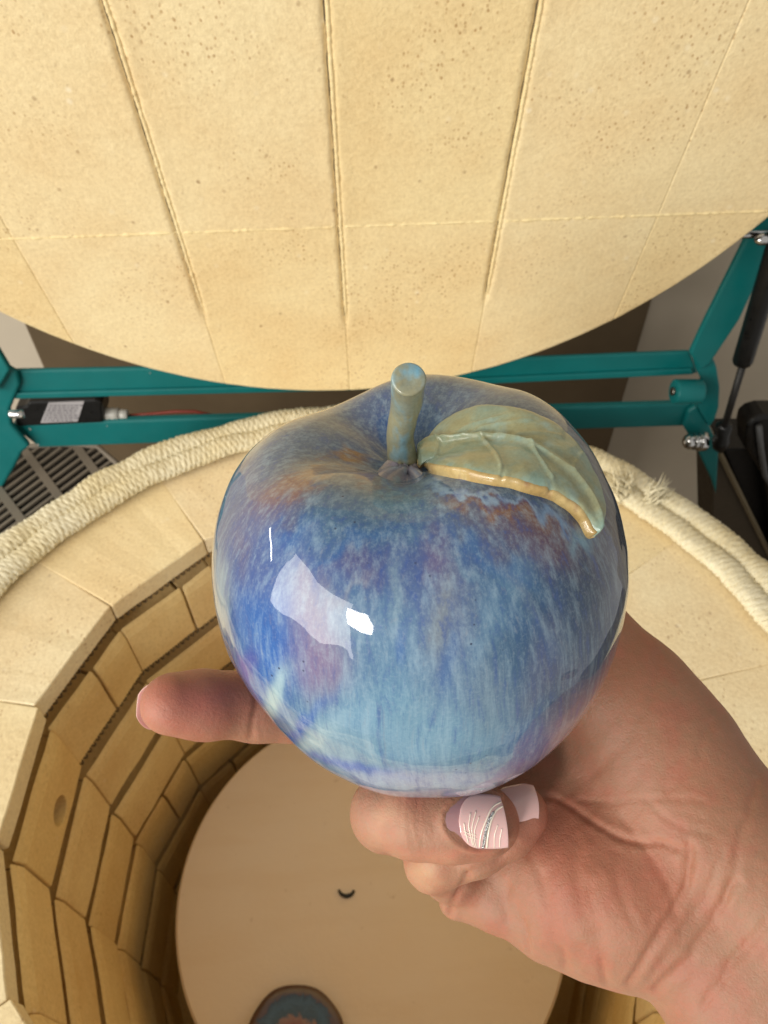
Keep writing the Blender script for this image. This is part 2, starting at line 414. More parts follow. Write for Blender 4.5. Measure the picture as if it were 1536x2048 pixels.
# raised line of cement along the cross joint
mb = MB(); pts = []
xsn = np.linspace(-3.7, 3.7, 420)
for x in xsn:
    pts.append((LC + np.array([x, 0, 0]) + EY * (GY - .0002 / U)) * U + NL * (-.0009 + .0003 * vnoise(np.array([x * 30, 0, 0]))))
rr = .0014 * (1 + .25 * vnoise(np.stack([xsn * 25, xsn * 0, xsn * 0], -1), 3))
for gi in (-1, 0, 1):
    rr = np.where(np.abs(xsn - GX - gi * G) < .045, .0003, rr)
mb.tube(pts, rr, 8); mb.build('cement_joint', M_cem, lid, True)
for gi in (-1, 0, 1):
    ys = np.linspace(ends[gi] + .08, 3.9, 500); nz = vnoise(np.stack([ys * 18, ys * 0 + gi * 7, ys * 0], -1), 3); n2_ = vnoise(np.stack([ys * 50, ys * 0 + gi * 7, ys * 0], -1), 9)
    pts = [(LC + np.array([GX + gi * G + .012 + .002 * a, 0, 0]) + EY * y) * U + NL * (-.0011 + .0003 * b) for y, a, b in zip(ys, nz, n2_)]
    MB().tube(pts, .0012 * (1 + .06 * n2_) * np.clip((ys - ys[0]) * 3, .15, 1), 10).build('cement_joint', M_cem, lid, True)

# ---- teal frame at the back, hinges, gas spring
YB = 4.62 * U
def slab(name, poly, Y, th, mat, parent, bv=.0015, rev=False):
    front = [at_y(px, py, Y) for px, py in poly]; back = [p + np.array([0, th, 0]) for p in front]
    o = MB().prism(front, back).build(name, mat, parent); 
    if bv: bevel(o, bv, 3, 30)
    return o
slab('lid_hinge_bar', [(14, 742), (300, 737), (700, 731), (1380, 704), (1396, 748), (700, 778), (300, 790), (30, 796)], YB, .005, M_teal, kiln, .002)
slab('hinge_bar_lip', [(26, 787), (700, 769), (1385, 738), (1388, 750), (700, 782), (28, 799)], YB - .003, .004, M_teal, kiln, .0015)
slab('rear_frame_bar', [(24, 848), (700, 829), (1372, 808), (1400, 800), (1420, 842), (1396, 862), (1374, 853), (700, 874), (78, 896), (26, 856)], YB + .004, .008, M_teal, kiln, .0035)
slab('lid_arm', [(1380, 708), (1412, 640), (1497, 470), (1600, 300), (1640, 330), (1545, 500), (1480, 640), (1421, 728), (1400, 742)], YB - .012, .006, M_teal, kiln, .002)
slab('hinge_plate', [(1384, 708), (1405, 700), (1422, 704), (1434, 735), (1440, 775), (1438, 815), (1430, 840), (1419, 855), (1390, 806), (1404, 790), (1403, 760), (1394, 742)], YB - .006, .006, M_teal, kiln, .0015)
slab('rear_strut', [(1366, 852), (1376, 824), (1394, 812), (1422, 858), (1438, 900), (1433, 990), (1424, 962), (1392, 895)], YB - .002, .006, M_teal, kiln, .002)
def xcyl(mb, px0, px1, py, rpx, Y, seg=24, rs=None):
    a, b = at_y(px0, py, Y), at_y(px1, py, Y); s = np.linalg.norm(b - a) / abs(px1 - px0)
    if rs is None: rs = [(0, .9), (.04, 1), (.96, 1), (1, .9)]
    mb.tube([a + (b - a) * f for f, _ in rs], [rpx * s * q for _, q in rs], seg)
mb = MB(); xcyl(mb, 1347, 1402, 783, 24, YB - .022); o = mb.build('hinge_boss', M_teal, kiln, True); bevel(o, .001)
mb = MB(); xcyl(mb, 1343, 1348, 783, 8, YB - .023); mb.build('hinge_pin', M_steel, kiln, True)
mb = MB(); xcyl(mb, 1366, 1386, 883, 15, YB - .014, 20, [(0, .15), (.08, .5), (.25, .82), (.5, 1), (1, 1)]); xcyl(mb, 1386, 1396, 883, 17, YB - .014, 6); xcyl(mb, 1396, 1410, 883, 19, YB - .014, 20)
mb.build('dome_nut', M_chrome, kiln, True)
mb = MB(); a = at_y(1512, 462, YB - .02); mb.tube([a + np.array([s, -.012 + .3 * s, 0]) for s in (-.006, -.004, 0, .004)], [.001, .0035, .0045, .0045], 16); xcyl(mb, 1478, 1540, 468, 9, YB - .012)
mb.build('arm_bolt', M_chrome, kiln, True)
def cyl_px(name, pts, rpx, Y, mat, seg=20):
    P = [at_y(px, py, Y) for px, py in pts]; s = np.linalg.norm(at_y(pts[0][0] + 10, pts[0][1], Y) - P[0]) / 10
    return MB().tube(P, np.array(rpx) * s, seg).build(name, mat, kiln, True)
cyl_px('gas_spring_body', [(1484, 726), (1486, 720), (1500, 674), (1552, 503), (1600, 345)], [17, 19, 19, 19, 19], YB - .03, M_black)
cyl_px('gas_spring_rod', [(1446, 862), (1488, 722)], [6.5, 6.5], YB - .028, M_dark)
cyl_px('gas_spring_clevis', [(1442, 902), (1440, 892), (1442, 880), (1446, 870), (1448, 852), (1450, 846)], [6, 14, 16, 12, 15, 9], YB - .026, M_black)
# left side
for px, py, a_, b_ in ((60, 858, 2, 5), (76, 889, 3, 3), (300, 746, 1, 2), (214, 852, 1.5, 1)):
    c0 = at_y(px, py, YB + .0038 if py > 800 else YB - .0003); MB().box(c0, (a_ * .00025, 0, .0001), (0, .0003, 0), (-.0001, 0, b_ * .00025)).build('paint_chip', M_gland, kiln)
slab('hinge_plate', [(-60, 700), (0, 716), (18, 736), (34, 745), (40, 770), (28, 800), (20, 820), (24, 850), (60, 893), (44, 906), (30, 934), (0, 985), (-60, 1090)], YB - .006, .006, M_teal, kiln, .003)
slab('lid_arm', [(20, 740), (-10, 690), (-120, 480), (-180, 520), (-60, 740), (-10, 790)], YB - .014, .006, M_teal, kiln, .002)
mb = MB(); xcyl(mb, 20, 48, 828, 9, YB - .02, 16); mb.build('hinge_pin', M_chrome, kiln, True)
sw = slab('limit_switch', [(30, 816), (52, 812), (56, 804), (190, 799), (204, 806), (206, 846), (40, 854), (30, 850)], YB + .002, .03, M_black, kiln, .002)
lab = slab('switch_label', [(97, 806), (168, 803), (155, 843), (81, 846)], YB + .0012, .0012, M_label, sw, 0)
mb = MB()
for r in range(7):
    y = 811 + r * 5; xoff = 99 - (r * 5) * .42
    x = xoff
    while x < xoff + 60:
        wv = rng.uniform(3, 9); c0 = at_y(x + wv / 2, y, YB + .0009)
        s = np.linalg.norm(at_y(110, 820, YB) - at_y(100, 820, YB)) / 10
        mb.box(c0, (wv / 2 * s, 0, 0), (0, .0002, 0), (0, 0, 1.1 * s)); x += wv + 3
mb.build('label_print', M_ink, sw)
mb = MB(); xcyl(mb, 192, 206, 828, 13, YB + .012, 6); xcyl(mb, 206, 238, 828, 14, YB + .012, 20, [(0, 1), (.15, .85), (.3, 1), (.45, .85), (.6, 1), (.75, .85), (1, 1)]); xcyl(mb, 238, 256, 829, 11, YB + .012, 16)
mb.build('cable_gland', M_gland, sw, True)
P = [at_y(px, py, YB + .014) for px, py in ((250, 832), (300, 828), (350, 823), (390, 823), (430, 832), (470, 850))]
MB().tube(P, .0016, 10).build('cable', M_cable, sw, True)

# ================================================================ things in and around the kiln
DS = -3.5656 * U
shelf = tag(disc('kiln_shelf', 2.23183 * U, DS, .014, M_shelf, None, 160, .002), 'round pale kiln shelf lying at the bottom of the kiln', 'kiln shelf')
tag(MB().tube([np.array([0, 0, DS - .0145]), np.array([0, 0, -6.25 * U])], [.05, .05], 8).build('shelf_post', M_in), 'firebrick post under the middle of the round kiln shelf', 'kiln post')
# crescent crumb of glaze on the shelf
P = []
for s in np.linspace(0, 1, 14):
    a = math.radians(-175 + 165 * s); P.append(at_z(693 + 15 * math.cos(a), 1778 - 14 * math.sin(a), DS + .0012))
rad = .0014 * (.45 + .75 * np.sin(np.linspace(.25, 2.7, 14)))
t = NT('dark_glaze_crumb'); t.b.inputs['Base Color'].default_value = S(40, 46, 48); t.b.inputs['Roughness'].default_value = .35; M_crumb = t.m
tag(MB().tube(P, rad, 8).build('glaze_crumb', M_crumb, None, True), 'tiny dark crescent of glaze lying on the kiln shelf', 'glaze crumb')
# small glazed dish at the bottom of the frame
t = NT('dish_glaze'); co = t.obj()
nn = t.noise(co, 90, 5, .65, .8)
sep = t.n('ShaderNodeVectorMath', operation='LENGTH'); t.l(co, sep.inputs[0])
rad_ = t.math('ADD', t.math('MULTIPLY', sep.outputs['Value'], 1 / .032), t.math('MULTIPLY', t.math('SUBTRACT', nn, .5), .5))
col = t.ramp(rad_, [(0, S(96, 90, 84)), (.3, S(120, 96, 76)), (.5, S(140, 84, 58)), (.62, S(150, 112, 88)), (.68, S(54, 76, 88)), (.85, S(66, 96, 118)), (.97, S(50, 66, 80)), (1.12, S(90, 66, 58))])
t.l(col, t.b.inputs['Base Color']); t.b.inputs['Roughness'].default_value = .2; t.b.inputs['Coat Weight'].default_value = .6
t.l(t.bump(nn, .4, .002), t.b.inputs['Normal']); M_dish = t.m
dc = at_z(590, 2084, DS + .006); RD = .0335 * 1.06
prof = [(0, .001), (.35, .001), (.7, .0015), (.92, .003), (1.0, .007), (1.01, .010), (.98, .0125), (.90, .0138), (.78, .0135), (.6, .0125), (.3, .0120), (0.001, .012)]
n = 72; V = []
for (r, z) in prof[1:]:
    for i in range(n):
        a = 2 * math.pi * i / n; wv = 1 + .018 * math.sin(3 * a + 1) + .01 * math.sin(7 * a)
        V.append((r * RD * math.cos(a) * wv, r * RD * math.sin(a) * wv, z))
m = len(prof) - 1
dish = MB().add(V, [(j * n + i, j * n + (i + 1) % n, (j + 1) * n + (i + 1) % n, (j + 1) * n + i) for j in range(m - 1) for i in range(n)] + [tuple(range(n - 1, -1, -1)), tuple(range((m - 1) * n, m * n))]).build('glazed_dish', M_dish, None, True)
dish.location = (dc[0], dc[1], DS)
tag(dish, 'small dark blue dish with rust brown centre lying on the kiln shelf', 'dish')

# the back of the room
def plane_box(name, c, h, mat, kind=None): 
    o = MB().box(c, (h[0], 0, 0), (0, h[1], 0), (0, 0, h[2])).build(name, mat); 
    if kind: tag(o, kind=kind)
    return o
wall = plane_box('wall', (0, 9.4 * U + .05, .1), (1.6, .05, 1.1), M_wall, 'structure')
fl = plane_box('floor', (0, -.1, -1.02), (1.6, 1.0, .02), M_board, 'structure')
bx0, bx1 = at_y(72, 700, 8.7 * U)[0], at_y(1280, 680, 8.7 * U)[0]
brd = MB().box(((bx0 + bx1) / 2, 8.7 * U + .01, -.35), ((bx1 - bx0) / 2, 0, 0), (0, .012, 0), (0, 0, .65)).build('backing_board', M_board); bevel(brd, .003)
tag(brd, 'wide brown board standing against the grey wall behind the kiln', 'board')
# slotted vent cover, lower left
vent = thing('vent_cover', tuple(at_z(100, 1000, -1.3 * U)), 'grey metal cover with rows of dark slots beside the kiln on the left', 'vent cover')
ZV = -1.3 * U
def vz(px, py, z=ZV): return at_z(px, py, z)
outline = [(-120, 1120), (30, 905), (60, 893), (195, 893), (232, 925), (262, 960), (262, 1000), (60, 1200), (-60, 1260)]
MB().prism([vz(x, y, ZV - .006) for x, y in outline], [vz(x, y, ZV - .006) + np.array([0, 0, -.02]) for x, y in outline]).build('vent_back', M_black, vent)
du = np.array([.80, -.60]); dv = np.array([.60, .80])     # slat direction, stacking direction (photo px)
O = np.array([60., 960.])
def inpoly(x, y, P):
    c = False
    for i in range(len(P)):
        (x1, y1), (x2, y2) = P[i], P[i - 1]
        if (y1 > y) != (y2 > y) and x < (x2 - x1) * (y - y1) / (y2 - y1) + x1: c = not c
    return c
pxs = np.linalg.norm(vz(110, 1000) - vz(100, 1000)) / 10
for row in range(-14, 22):
    c0 = O + dv * row * 13.5
    run = []
    for s in np.arange(-260, 330, 6):
        p = c0 + du * s
        run.append(inpoly(p[0], p[1], outline))
    idx = [i for i, r in enumerate(run) if r]
    if len(idx) < 4: continue
    a = c0 + du * (-260 + 6 * idx[0]); b = c0 + du * (-260 + 6 * idx[-1])
    A, B = vz(*a), vz(*b); d = B - A; L = np.linalg.norm(d); d /= L; s_ = np.cross([0, 0, 1.], d)
    o = MB().box((A + B) / 2, d * L / 2, s_ * 3.4 * pxs, (0, 0, .0012)).build('slat', M_grey, vent)
for s in (-150, -62, 26, 114, 200):
    a = O + du * s - dv * 180; b = O + du * s + dv * 260
    run = [a + (b - a) * f for f in np.linspace(0, 1, 90)]; run = [p for p in run if inpoly(p[0], p[1], outline)]
    if len(run) < 4: continue
    A, B = vz(*run[0]), vz(*run[-1]); d = B - A; L = np.linalg.norm(d); d /= L; s_ = np.cross([0, 0, 1.], d)
    MB().box((A + B) / 2 + np.array([0, 0, .0006]), d * L / 2, s_ * 8 * pxs, (0, 0, .0012)).build('cross_bar', M_grey, vent)
pts = [vz(x, y, ZV + .001) for x, y in ((60, 893), (130, 889), (195, 893), (232, 925), (262, 962))]
MB().tube(pts, 6 * pxs, 8).build('cover_edge', M_grey, vent, True)
# control box and black case, right
cb = thing('control_box', tuple(at_y(1480, 1150, YB + .02)), 'plain grey-brown sheet metal box beside the hinge on the right', 'control box')
slab('side_panel', [(1424, 935), (1438, 902), (1446, 905), (1560, 1150), (1560, 1330), (1424, 1330)], YB + .012, .05, M_dark_box if 'M_dark_box' in globals() else simple('box_paint', S(74, 64, 50), .6, 0, .3), cb, .002)
a_, b_ = at_y(1436, 899, YB + .008), at_y(1560, 1150, YB + .008)
MB().tube([a_, (a_ + b_) / 2, b_], .0028, 4).build('folded_edge', simple('lit_edge', S(150, 136, 110), .4, .3), cb)  # paler colour stands for light caught on the sheet edge
slab('top_panel', [(1446, 898), (1700, 898), (1700, 1300), (1560, 1160)], YB + .03, .05, M_dark, cb, .002)
bc = slab('black_case', [(1490, 868), (1494, 850), (1508, 838), (1530, 832), (1700, 832), (1700, 1180), (1560, 1180), (1530, 960), (1492, 900)], YB - .002, .026, M_black, None, .006)
tag(bc, 'black plastic case with a painted highlight strip at the right edge beside the control box', 'case')
P = [at_y(px, py, YB - .006) for px, py in ((1518, 852), (1522, 900), (1530, 950), (1545, 975))]
MB().tube(P, .003, 8).build('highlight', simple('highlight_grey', S(84, 84, 84), .5), bc, True)  # grey tube stands in for the highlight on the case

# ================================================================ APPLE
AC = K(838, 1162, .168) + np.array([0, 0, 0.]); AR = .0452
def dirpx(px, py):                          # direction (camera frame) of the apple surface seen about there
    a, b = (px - 838) / 412., -(py - 1160) / 415.; r = math.hypot(a, b)
    if r > .995: a, b = a / r * .995, b / r * .995
    return np.array([a, b, -math.sqrt(1 - a * a - b * b)])
upc = np.array([RT[2], UP[2], FW[2]]); upc /= np.linalg.norm(upc)      # world up in the camera frame
ax = upc + np.array([-.10, .23, .13]); ax /= np.linalg.norm(ax)          # apple axis
fx = np.cross(ax, [0, 0, 1.]); fx /= np.linalg.norm(fx); fy = np.cross(ax, fx)
prof = np.array([(0, .665), (.05, .667), (.10, .68), (.17, .71), (.27, .762), (.40, .81), (.53, .83), (.67, .79), (.81, .67), (.92, .48), (.985, .24), (1.0, 0.0), (.975, -.22), (.92, -.44), (.82, -.63), (.68, -.765), (.5, -.85), (.33, -.88), (.18, -.865), (.08, -.83), (0, -.82)])
def catmull(P, ts):
    P = np.vstack([2 * P[0] - P[1], P, 2 * P[-1] - P[-2]]); n = len(P) - 3
    x = np.clip(ts, 0, 1) * n; i = np.minimum(x.astype(int), n - 1); f = (x - i)[:, None]
    p0, p1, p2, p3 = P[i], P[i + 1], P[i + 2], P[i + 3]
    return .5 * ((2 * p1) + (-p0 + p2) * f + (2 * p0 - 5 * p1 + 4 * p2 - p3) * f ** 2 + (-p0 + 3 * p1 - 3 * p2 + p3) * f ** 3)
NA, NP = 720, 340
pr = catmull(prof, np.linspace(0, 1, NP)); pr[0, 0] = 1e-4; pr[-1, 0] = 1e-4
az = np.arange(NA) / NA * 2 * np.pi
AZ, PP = np.meshgrid(az, np.arange(NP), indexing='ij')
rho = pr[PP, 0]; hh = pr[PP, 1]
top = np.clip((hh - .1) / .7, 0, 1)
lob = .5 + .5 * np.cos(5 * AZ + .9)
rho = rho * (1 + .018 * (lob - .5) * (.4 + top)); hh = hh * (1 + .05 * (lob - .5) * top)
P3 = fx * (rho * np.cos(AZ))[..., None] + fy * (rho * np.sin(AZ))[..., None] + ax * hh[..., None]
Dn = P3 / (np.linalg.norm(P3, axis=-1, keepdims=True) + 1e-9)
bumps_ = [((640, 800), -.026, 16), ((980, 760), .03, 18), ((1130, 860), -.012, 30), ((540, 1440), -.035, 14), ((700, 1600), -.01, 20), ((1150, 1420), -.02, 10), ((1215, 950), -.015, 60), ((1080, 1060), .012, 20), ((640, 1000), .015, 20), ((470, 1050), .01, 18)]
sca = 1 + .012 * fbm(Dn * 2.2, 2, 3) + .003 * fbm(Dn * 6, 2, 8)
for (p, a, k) in bumps_:
    sca = sca + a * np.exp(k * (Dn @ dirpx(*p) - 1))
P3 = P3 * sca[..., None]
Pc = AC + P3 * AR                            # camera frame
# glaze zones, plus edge reflections, a pink sheen and right-side shade painted into the colour
ppx = 768 + F * Pc[..., 0] / Pc[..., 2]; ppy = 1024 - F * Pc[..., 1] / Pc[..., 2]
front = (Dn[..., 2] < .25)
sq = np.stack([np.cos(AZ) * 16 * (.3 + rho), np.sin(AZ) * 16 * (.3 + rho), PP / NP * 5.], -1)
wx = fbm(Dn * 4, 2, 21) * 14 + vnoise(sq * 1.5, 5) * 5; wy = fbm(sq, 3, 31) * 26 * (.35 + .65 * np.clip((PP / NP - .2) * 6, 0, 1)) * (1 - .85 * np.clip((ppy - 1330) / 130, 0, 1)) * np.where(ppx < 560, .35, 1)
def lin(c): return np.array(S(*c)[:3])
col = np.empty(P3.shape); col[:] = lin((78, 106, 138))
mus = fbm(Dn * 3, 4, 50)[..., None]; col = col + (lin((108, 118, 142)) - col) * np.clip(.35 + mus * .8, 0, 1)
paints = [ # x, y, sx, sy, angle(deg), colour, strength
 (850, 1330, 330, 260, 0, (118, 150, 184), .72), (850, 1470, 260, 90, 0, (150, 180, 202), .75), (700, 1480, 140, 70, 10, (150, 178, 204), .6),
 (600, 880, 190, 90, -22, (112, 120, 140), .75), (900, 800, 200, 60, 0, (100, 112, 140), .6), (760, 860, 60, 90, 10, (60, 92, 150), .7),
 (1120, 1250, 120, 260, 8, (50, 82, 118), .85), (1200, 1050, 60, 200, 0, (44, 62, 92), .8), (1190, 1180, 60, 120, 0, (50, 62, 84), .6),  # right side darkened: its shade is painted into the glaze colour
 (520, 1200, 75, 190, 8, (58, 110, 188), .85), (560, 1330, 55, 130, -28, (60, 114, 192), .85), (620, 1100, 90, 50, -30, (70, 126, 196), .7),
 (500, 1060, 45, 120, 12, (112, 104, 140), .6), (455, 1120, 22, 90, 4, (120, 110, 140), .5),
 (800, 1120, 190, 52, 0, (70, 92, 146), .6), (780, 1130, 120, 90, 0, (88, 98, 156), .45), (700, 1120, 80, 40, -35, (132, 100, 128), .4), (880, 1150, 60, 90, 10, (116, 108, 146), .4),
 (620, 1230, 46, 120, 8, (160, 130, 152), .75), (640, 1330, 50, 60, 0, (170, 130, 160), .6), (900, 1280, 60, 120, 0, (146, 140, 164), .5),  # the two pinkish blobs paint in a soft reflection
 (1010, 1200, 30, 180, -28, (132, 160, 190), .55), (960, 1110, 120, 24, -32, (80, 124, 176), .6), (1080, 1330, 30, 120, -12, (130, 120, 150), .45),
 (1010, 1040, 150, 40, -12, (128, 96, 92), .7), (1060, 1080, 110, 50, -14, (116, 88, 112), .6), (1010, 1022, 150, 12, -10, (164, 104, 62), .9), (1110, 1070, 60, 40, -30, (120, 76, 84), .6),
 (600, 962, 66, 17, 28, (176, 116, 66), .95), (560, 985, 70, 30, 30, (146, 84, 92), .7), (712, 912, 34, 11, -12, (184, 124, 66), .98), (745, 958, 44, 13, -24, (152, 84, 66), .85), (780, 975, 60, 14, -14, (138, 86, 92), .7),
 (790, 935, 55, 30, 0, (142, 144, 156), .75), (690, 1020, 110, 50, 0, (104, 128, 156), .6), (800, 1000, 80, 26, 0, (124, 160, 182), .6), (880, 975, 60, 9, -12, (176, 190, 214), .85), (960, 992, 60, 6, -8, (190, 200, 222), .8), (1050, 1006, 50, 6, -12, (170, 184, 216), .8), (1120, 1030, 40, 7, -32, (140, 172, 214), .85), (1165, 1075, 18, 26, 10, (150, 184, 206), .8), (1000, 1008, 120, 4, -9, (120, 60, 76), .6),
 (480, 1110, 16, 60, 6, (130, 100, 120), .5), (565, 1030, 40, 24, 30, (124, 92, 116), .45), (520, 1130, 30, 60, 10, (100, 108, 160), .4),
 (545, 1400, 18, 70, -32, (206, 220, 222), .9), (500, 1330, 16, 34, -25, (106, 100, 176), .8), (620, 1490, 16, 70, -52, (200, 212, 220), .8), (590, 1470, 12, 90, -42, (60, 100, 190), .8), (700, 1530, 120, 9, -14, (70, 108, 196), .85),  # the white bands paint in the reflection along the lower left edge
 (930, 1150, 170, 9, -38, (150, 172, 190), .5), (990, 1200, 190, 14, -44, (70, 104, 150), .6), (1060, 1230, 170, 10, -62, (140, 150, 176), .4), (760, 1060, 160, 24, 12, (88, 120, 156), .6), (690, 1090, 120, 12, 22, (70, 112, 170), .6), (860, 1110, 26, 60, 4, (140, 108, 136), .5), (790, 1190, 12, 80, 0, (160, 176, 190), .5), (700, 1180, 60, 10, 40, (176, 160, 170), .4), (900, 1330, 14, 60, -5, (70, 110, 176), .5), (800, 1300, 10, 40, 0, (66, 108, 176), .6), (880, 1230, 20, 70, -8, (168, 162, 160), .5), (980, 1400, 50, 60, 0, (150, 150, 164), .35),
 (850, 1560, 190, 22, 0, (186, 184, 214), .85), (1050, 1500, 60, 40, 35, (78, 112, 170), .7), (1170, 1400, 50, 90, 30, (132, 120, 130), .5), (440, 1190, 12, 90, 5, (196, 196, 196), .7)]  # pale bottom and left edges are painted reflections
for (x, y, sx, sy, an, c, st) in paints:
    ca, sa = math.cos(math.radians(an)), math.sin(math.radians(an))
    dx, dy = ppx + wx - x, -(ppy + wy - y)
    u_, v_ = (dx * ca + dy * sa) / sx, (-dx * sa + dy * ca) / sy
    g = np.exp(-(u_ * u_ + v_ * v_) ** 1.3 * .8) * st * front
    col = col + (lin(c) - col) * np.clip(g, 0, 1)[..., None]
lum = col.mean(-1, keepdims=True); col = np.clip(lum + (col - lum) * 1.12, .004, 1) * np.array([.80, .98, .99]) * .68
Pw = cam2w(Pc)
apple_c = cam2w(AC)
i = np.arange(NA)[:, None]; j = np.arange(NP - 1)[None]
Fq = np.stack([i * NP + j, i * NP + j + 1, ((i + 1) % NA) * NP + j + 1, ((i + 1) % NA) * NP + j], -1).reshape(-1, 4)

def glaze(name, leaf=False):
    t = NT(name)
    at = t.n('ShaderNodeAttribute', attribute_name='glaze'); st = t.n('ShaderNodeAttribute', attribute_name='streak')
    co = t.obj(); sv = st.outputs['Vector']
    n1 = t.noise(sv, 1.0, 6, .70, .0)
    mp = t.n('ShaderNodeMapping'); mp.inputs['Scale'].default_value = (2.6, 2.6, 1.7); mp.inputs['Location'].default_value = (3, 9, 4); t.l(sv, mp.inputs['Vector'])
    n2 = t.noise(mp.outputs[0], 1.0, 5, .7)
    c = at.outputs['Color']
    c = t.mix(t.ramp(n1, [(.48, BW), (.72, (.6,) * 3)]), c, t.mix(.7, c, S(160, 186, 200)))
    c = t.mix(t.ramp(n1, [(.30, (.85,) * 3), (.47, BW)]), c, t.mix(.75, c, S(46, 76, 140)))
    c = t.mix(t.ramp(n2, [(.56, BW), (.74, (.38,) * 3)]), c, S(140, 142, 152))
    c = t.mix(t.ramp(n2, [(.27, (.5,) * 3), (.42, BW)]), c, S(62, 96, 150))
    fine = t.noise(co, 1500, 4, .7)
    c = t.mix(t.ramp(fine, [(.5, BW), (.75, (.16,) * 3)]), c, S(186, 200, 206))
    c = t.mix(t.ramp(fine, [(.28, (.2,) * 3), (.45, BW)]), c, S(40, 60, 110))
    # pin specks
    vo = t.n('ShaderNodeTexVoronoi'); vo.inputs['Scale'].default_value = 420; t.l(co, vo.inputs['Vector'])
    f = t.math('MULTIPLY', t.ramp(vo.outputs['Distance'], [(.06, WH), (.12, BW)]), t.ramp(t.noise(co, 45, 2), [(.58, BW), (.66, WH)]))
    c = t.mix(f, c, S(24, 34, 66))
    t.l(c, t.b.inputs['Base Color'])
    t.b.inputs['Roughness'].default_value = .35; t.b.inputs['Specular IOR Level'].default_value = .2
    t.b.inputs['Coat Weight'].default_value = 1; t.b.inputs['Coat Roughness'].default_value = .025; t.b.inputs['Coat IOR'].default_value = 1.5
    nb = t.bump(t.noise(co, 60, 2, .4), .16, .0012); nb = t.bump(t.noise(co, 300, 1, .4), .05, .0004, nb)
    nb = t.bump(t.ramp(t.noise(t.obj((1, 1, 1)), 110, 2), [(.6, BW), (.7, WH)]), .0, .001, nb)
    t.l(nb, t.b.inputs['Normal']); t.l(nb, t.b.inputs['Coat Normal'])
    return t.m
M_glaze = glaze('blue_glaze')
def attrs(o, colr, streak):
    a = o.data.attributes.new('glaze', 'FLOAT_COLOR', 'POINT'); a.data.foreach_set('color', np.concatenate([np.clip(colr, 0, 1), np.ones((len(colr), 1))], 1).astype(np.float32).ravel())
    b = o.data.attributes.new('streak', 'FLOAT_VECTOR', 'POINT'); b.data.foreach_set('vector', streak.astype(np.float32).ravel())
apple = thing('ceramic_apple', tuple(apple_c), 'glossy blue and mauve streaked glazed ceramic apple held in the hand', 'apple')
body = mk('apple_body', Pw.reshape(-1, 3) - apple_c, Fq, M_glaze, None, True)
body.parent = apple
sang = AZ + .02 * fbm(Dn * 3, 2, 77)
kk = 19.
streak = np.stack([np.cos(sang) * kk * (.35 + rho), np.sin(sang) * kk * (.35 + rho), PP / NP * 6.5 + .5 * vnoise(Dn * 9, 3)], -1)
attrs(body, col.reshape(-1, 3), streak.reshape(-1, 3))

# BVH of the apple for seating stem and leaf
from mathutils.bvhtree import BVHTree
bv = BVHTree.FromPolygons([tuple(v) for v in Pw[::2, ::2].reshape(-1, 3)], [((a * (NP // 2) + b), (a * (NP // 2) + b + 1), (((a + 1) % (NA // 2)) * (NP // 2) + b + 1), (((a + 1) % (NA // 2)) * (NP // 2) + b)) for a in range(NA // 2) for b in range(NP // 2 - 1)])
def hit(px, py):
    d = Vector(ray(px, py)).normalized(); loc, nor, _, _ = bv.ray_cast(Vector(CP), d)
    if loc is None:
        loc, nor, _, _ = bv.find_nearest(Vector(CP) + d * .16)
    nor = np.array(nor); 
    if nor @ np.array(d) > 0: nor = -nor
    return np.array(loc), nor
def stem_glaze(name, ca, cb, cc):
    t = NT(name); co = t.obj()
    c = t.mix(t.ramp(t.noise(co, 130, 5, .6, .4), [(.35, BW), (.6, WH)]), ca, cb)
    c = t.mix(t.ramp(t.noise(t.obj((150, 150, 60)), 1, 3), [(.55, BW), (.68, (.85,) * 3)]), c, cc)
    c = t.mix(.4, c, t.ramp(t.noise(co, 1300, 4, .7), [(.3, (.5, .5, .45)), (.6, WH)]), 'MULTIPLY')
    t.l(c, t.b.inputs['Base Color']); t.b.inputs['Roughness'].default_value = .4; t.b.inputs['Coat Weight'].default_value = .6; t.b.inputs['Coat Roughness'].default_value = .12
    t.l(t.bump(t.noise(co, 300, 3), .2, .0006), t.b.inputs['Normal']); return t.m
M_stem = stem_glaze('stem_glaze', S(128, 142, 134), S(146, 142, 112), S(110, 174, 204))
M_leaf = stem_glaze('leaf_glaze', S(132, 160, 148), S(150, 152, 118), S(146, 174, 168))
M_leafedge = stem_glaze('leaf_edge_glaze', S(170, 140, 84), S(190, 166, 112), S(130, 84, 70))
# stem: follow the photo's bend, rising out of the hollow towards the viewer
base, _ = hit(806, 922)
bz = (base - CP) @ FW
sp = [(806, 944, bz + .003, 42), (806, 926, bz, 35), (802, 904, bz - .0015, 29.5), (801, 872, bz - .004, 28.5), (806, 840, bz - .009, 30), (814, 808, bz - .014, 32), (815, 782, bz - .019, 33), (815, 762, bz - .0235, 34), (816, 758, bz - .0246, 34.5)]
pts = np.array([cam2w(K(x, y, z)) for x, y, z, r in sp]); rr = np.array([r * z / F for x, y, z, r in sp])
tt = np.linspace(0, 1, 60); PS = catmull(np.column_stack([pts, rr]), tt)
mb = MB(); mb.tube(PS[:, :3], PS[:, 3], 40, caps=False)
ring = mb.V[0][-40:]; rc = ring.mean(0); tdir = PS[-1, :3] - PS[-3, :3]; tdir /= np.linalg.norm(tdir)
R1 = rc + (ring - rc) * .97 + tdir * .0004; R2 = rc + (ring - rc) * .86 + tdir * .0006; R3 = rc + (ring - rc) * .4 + tdir * .0003
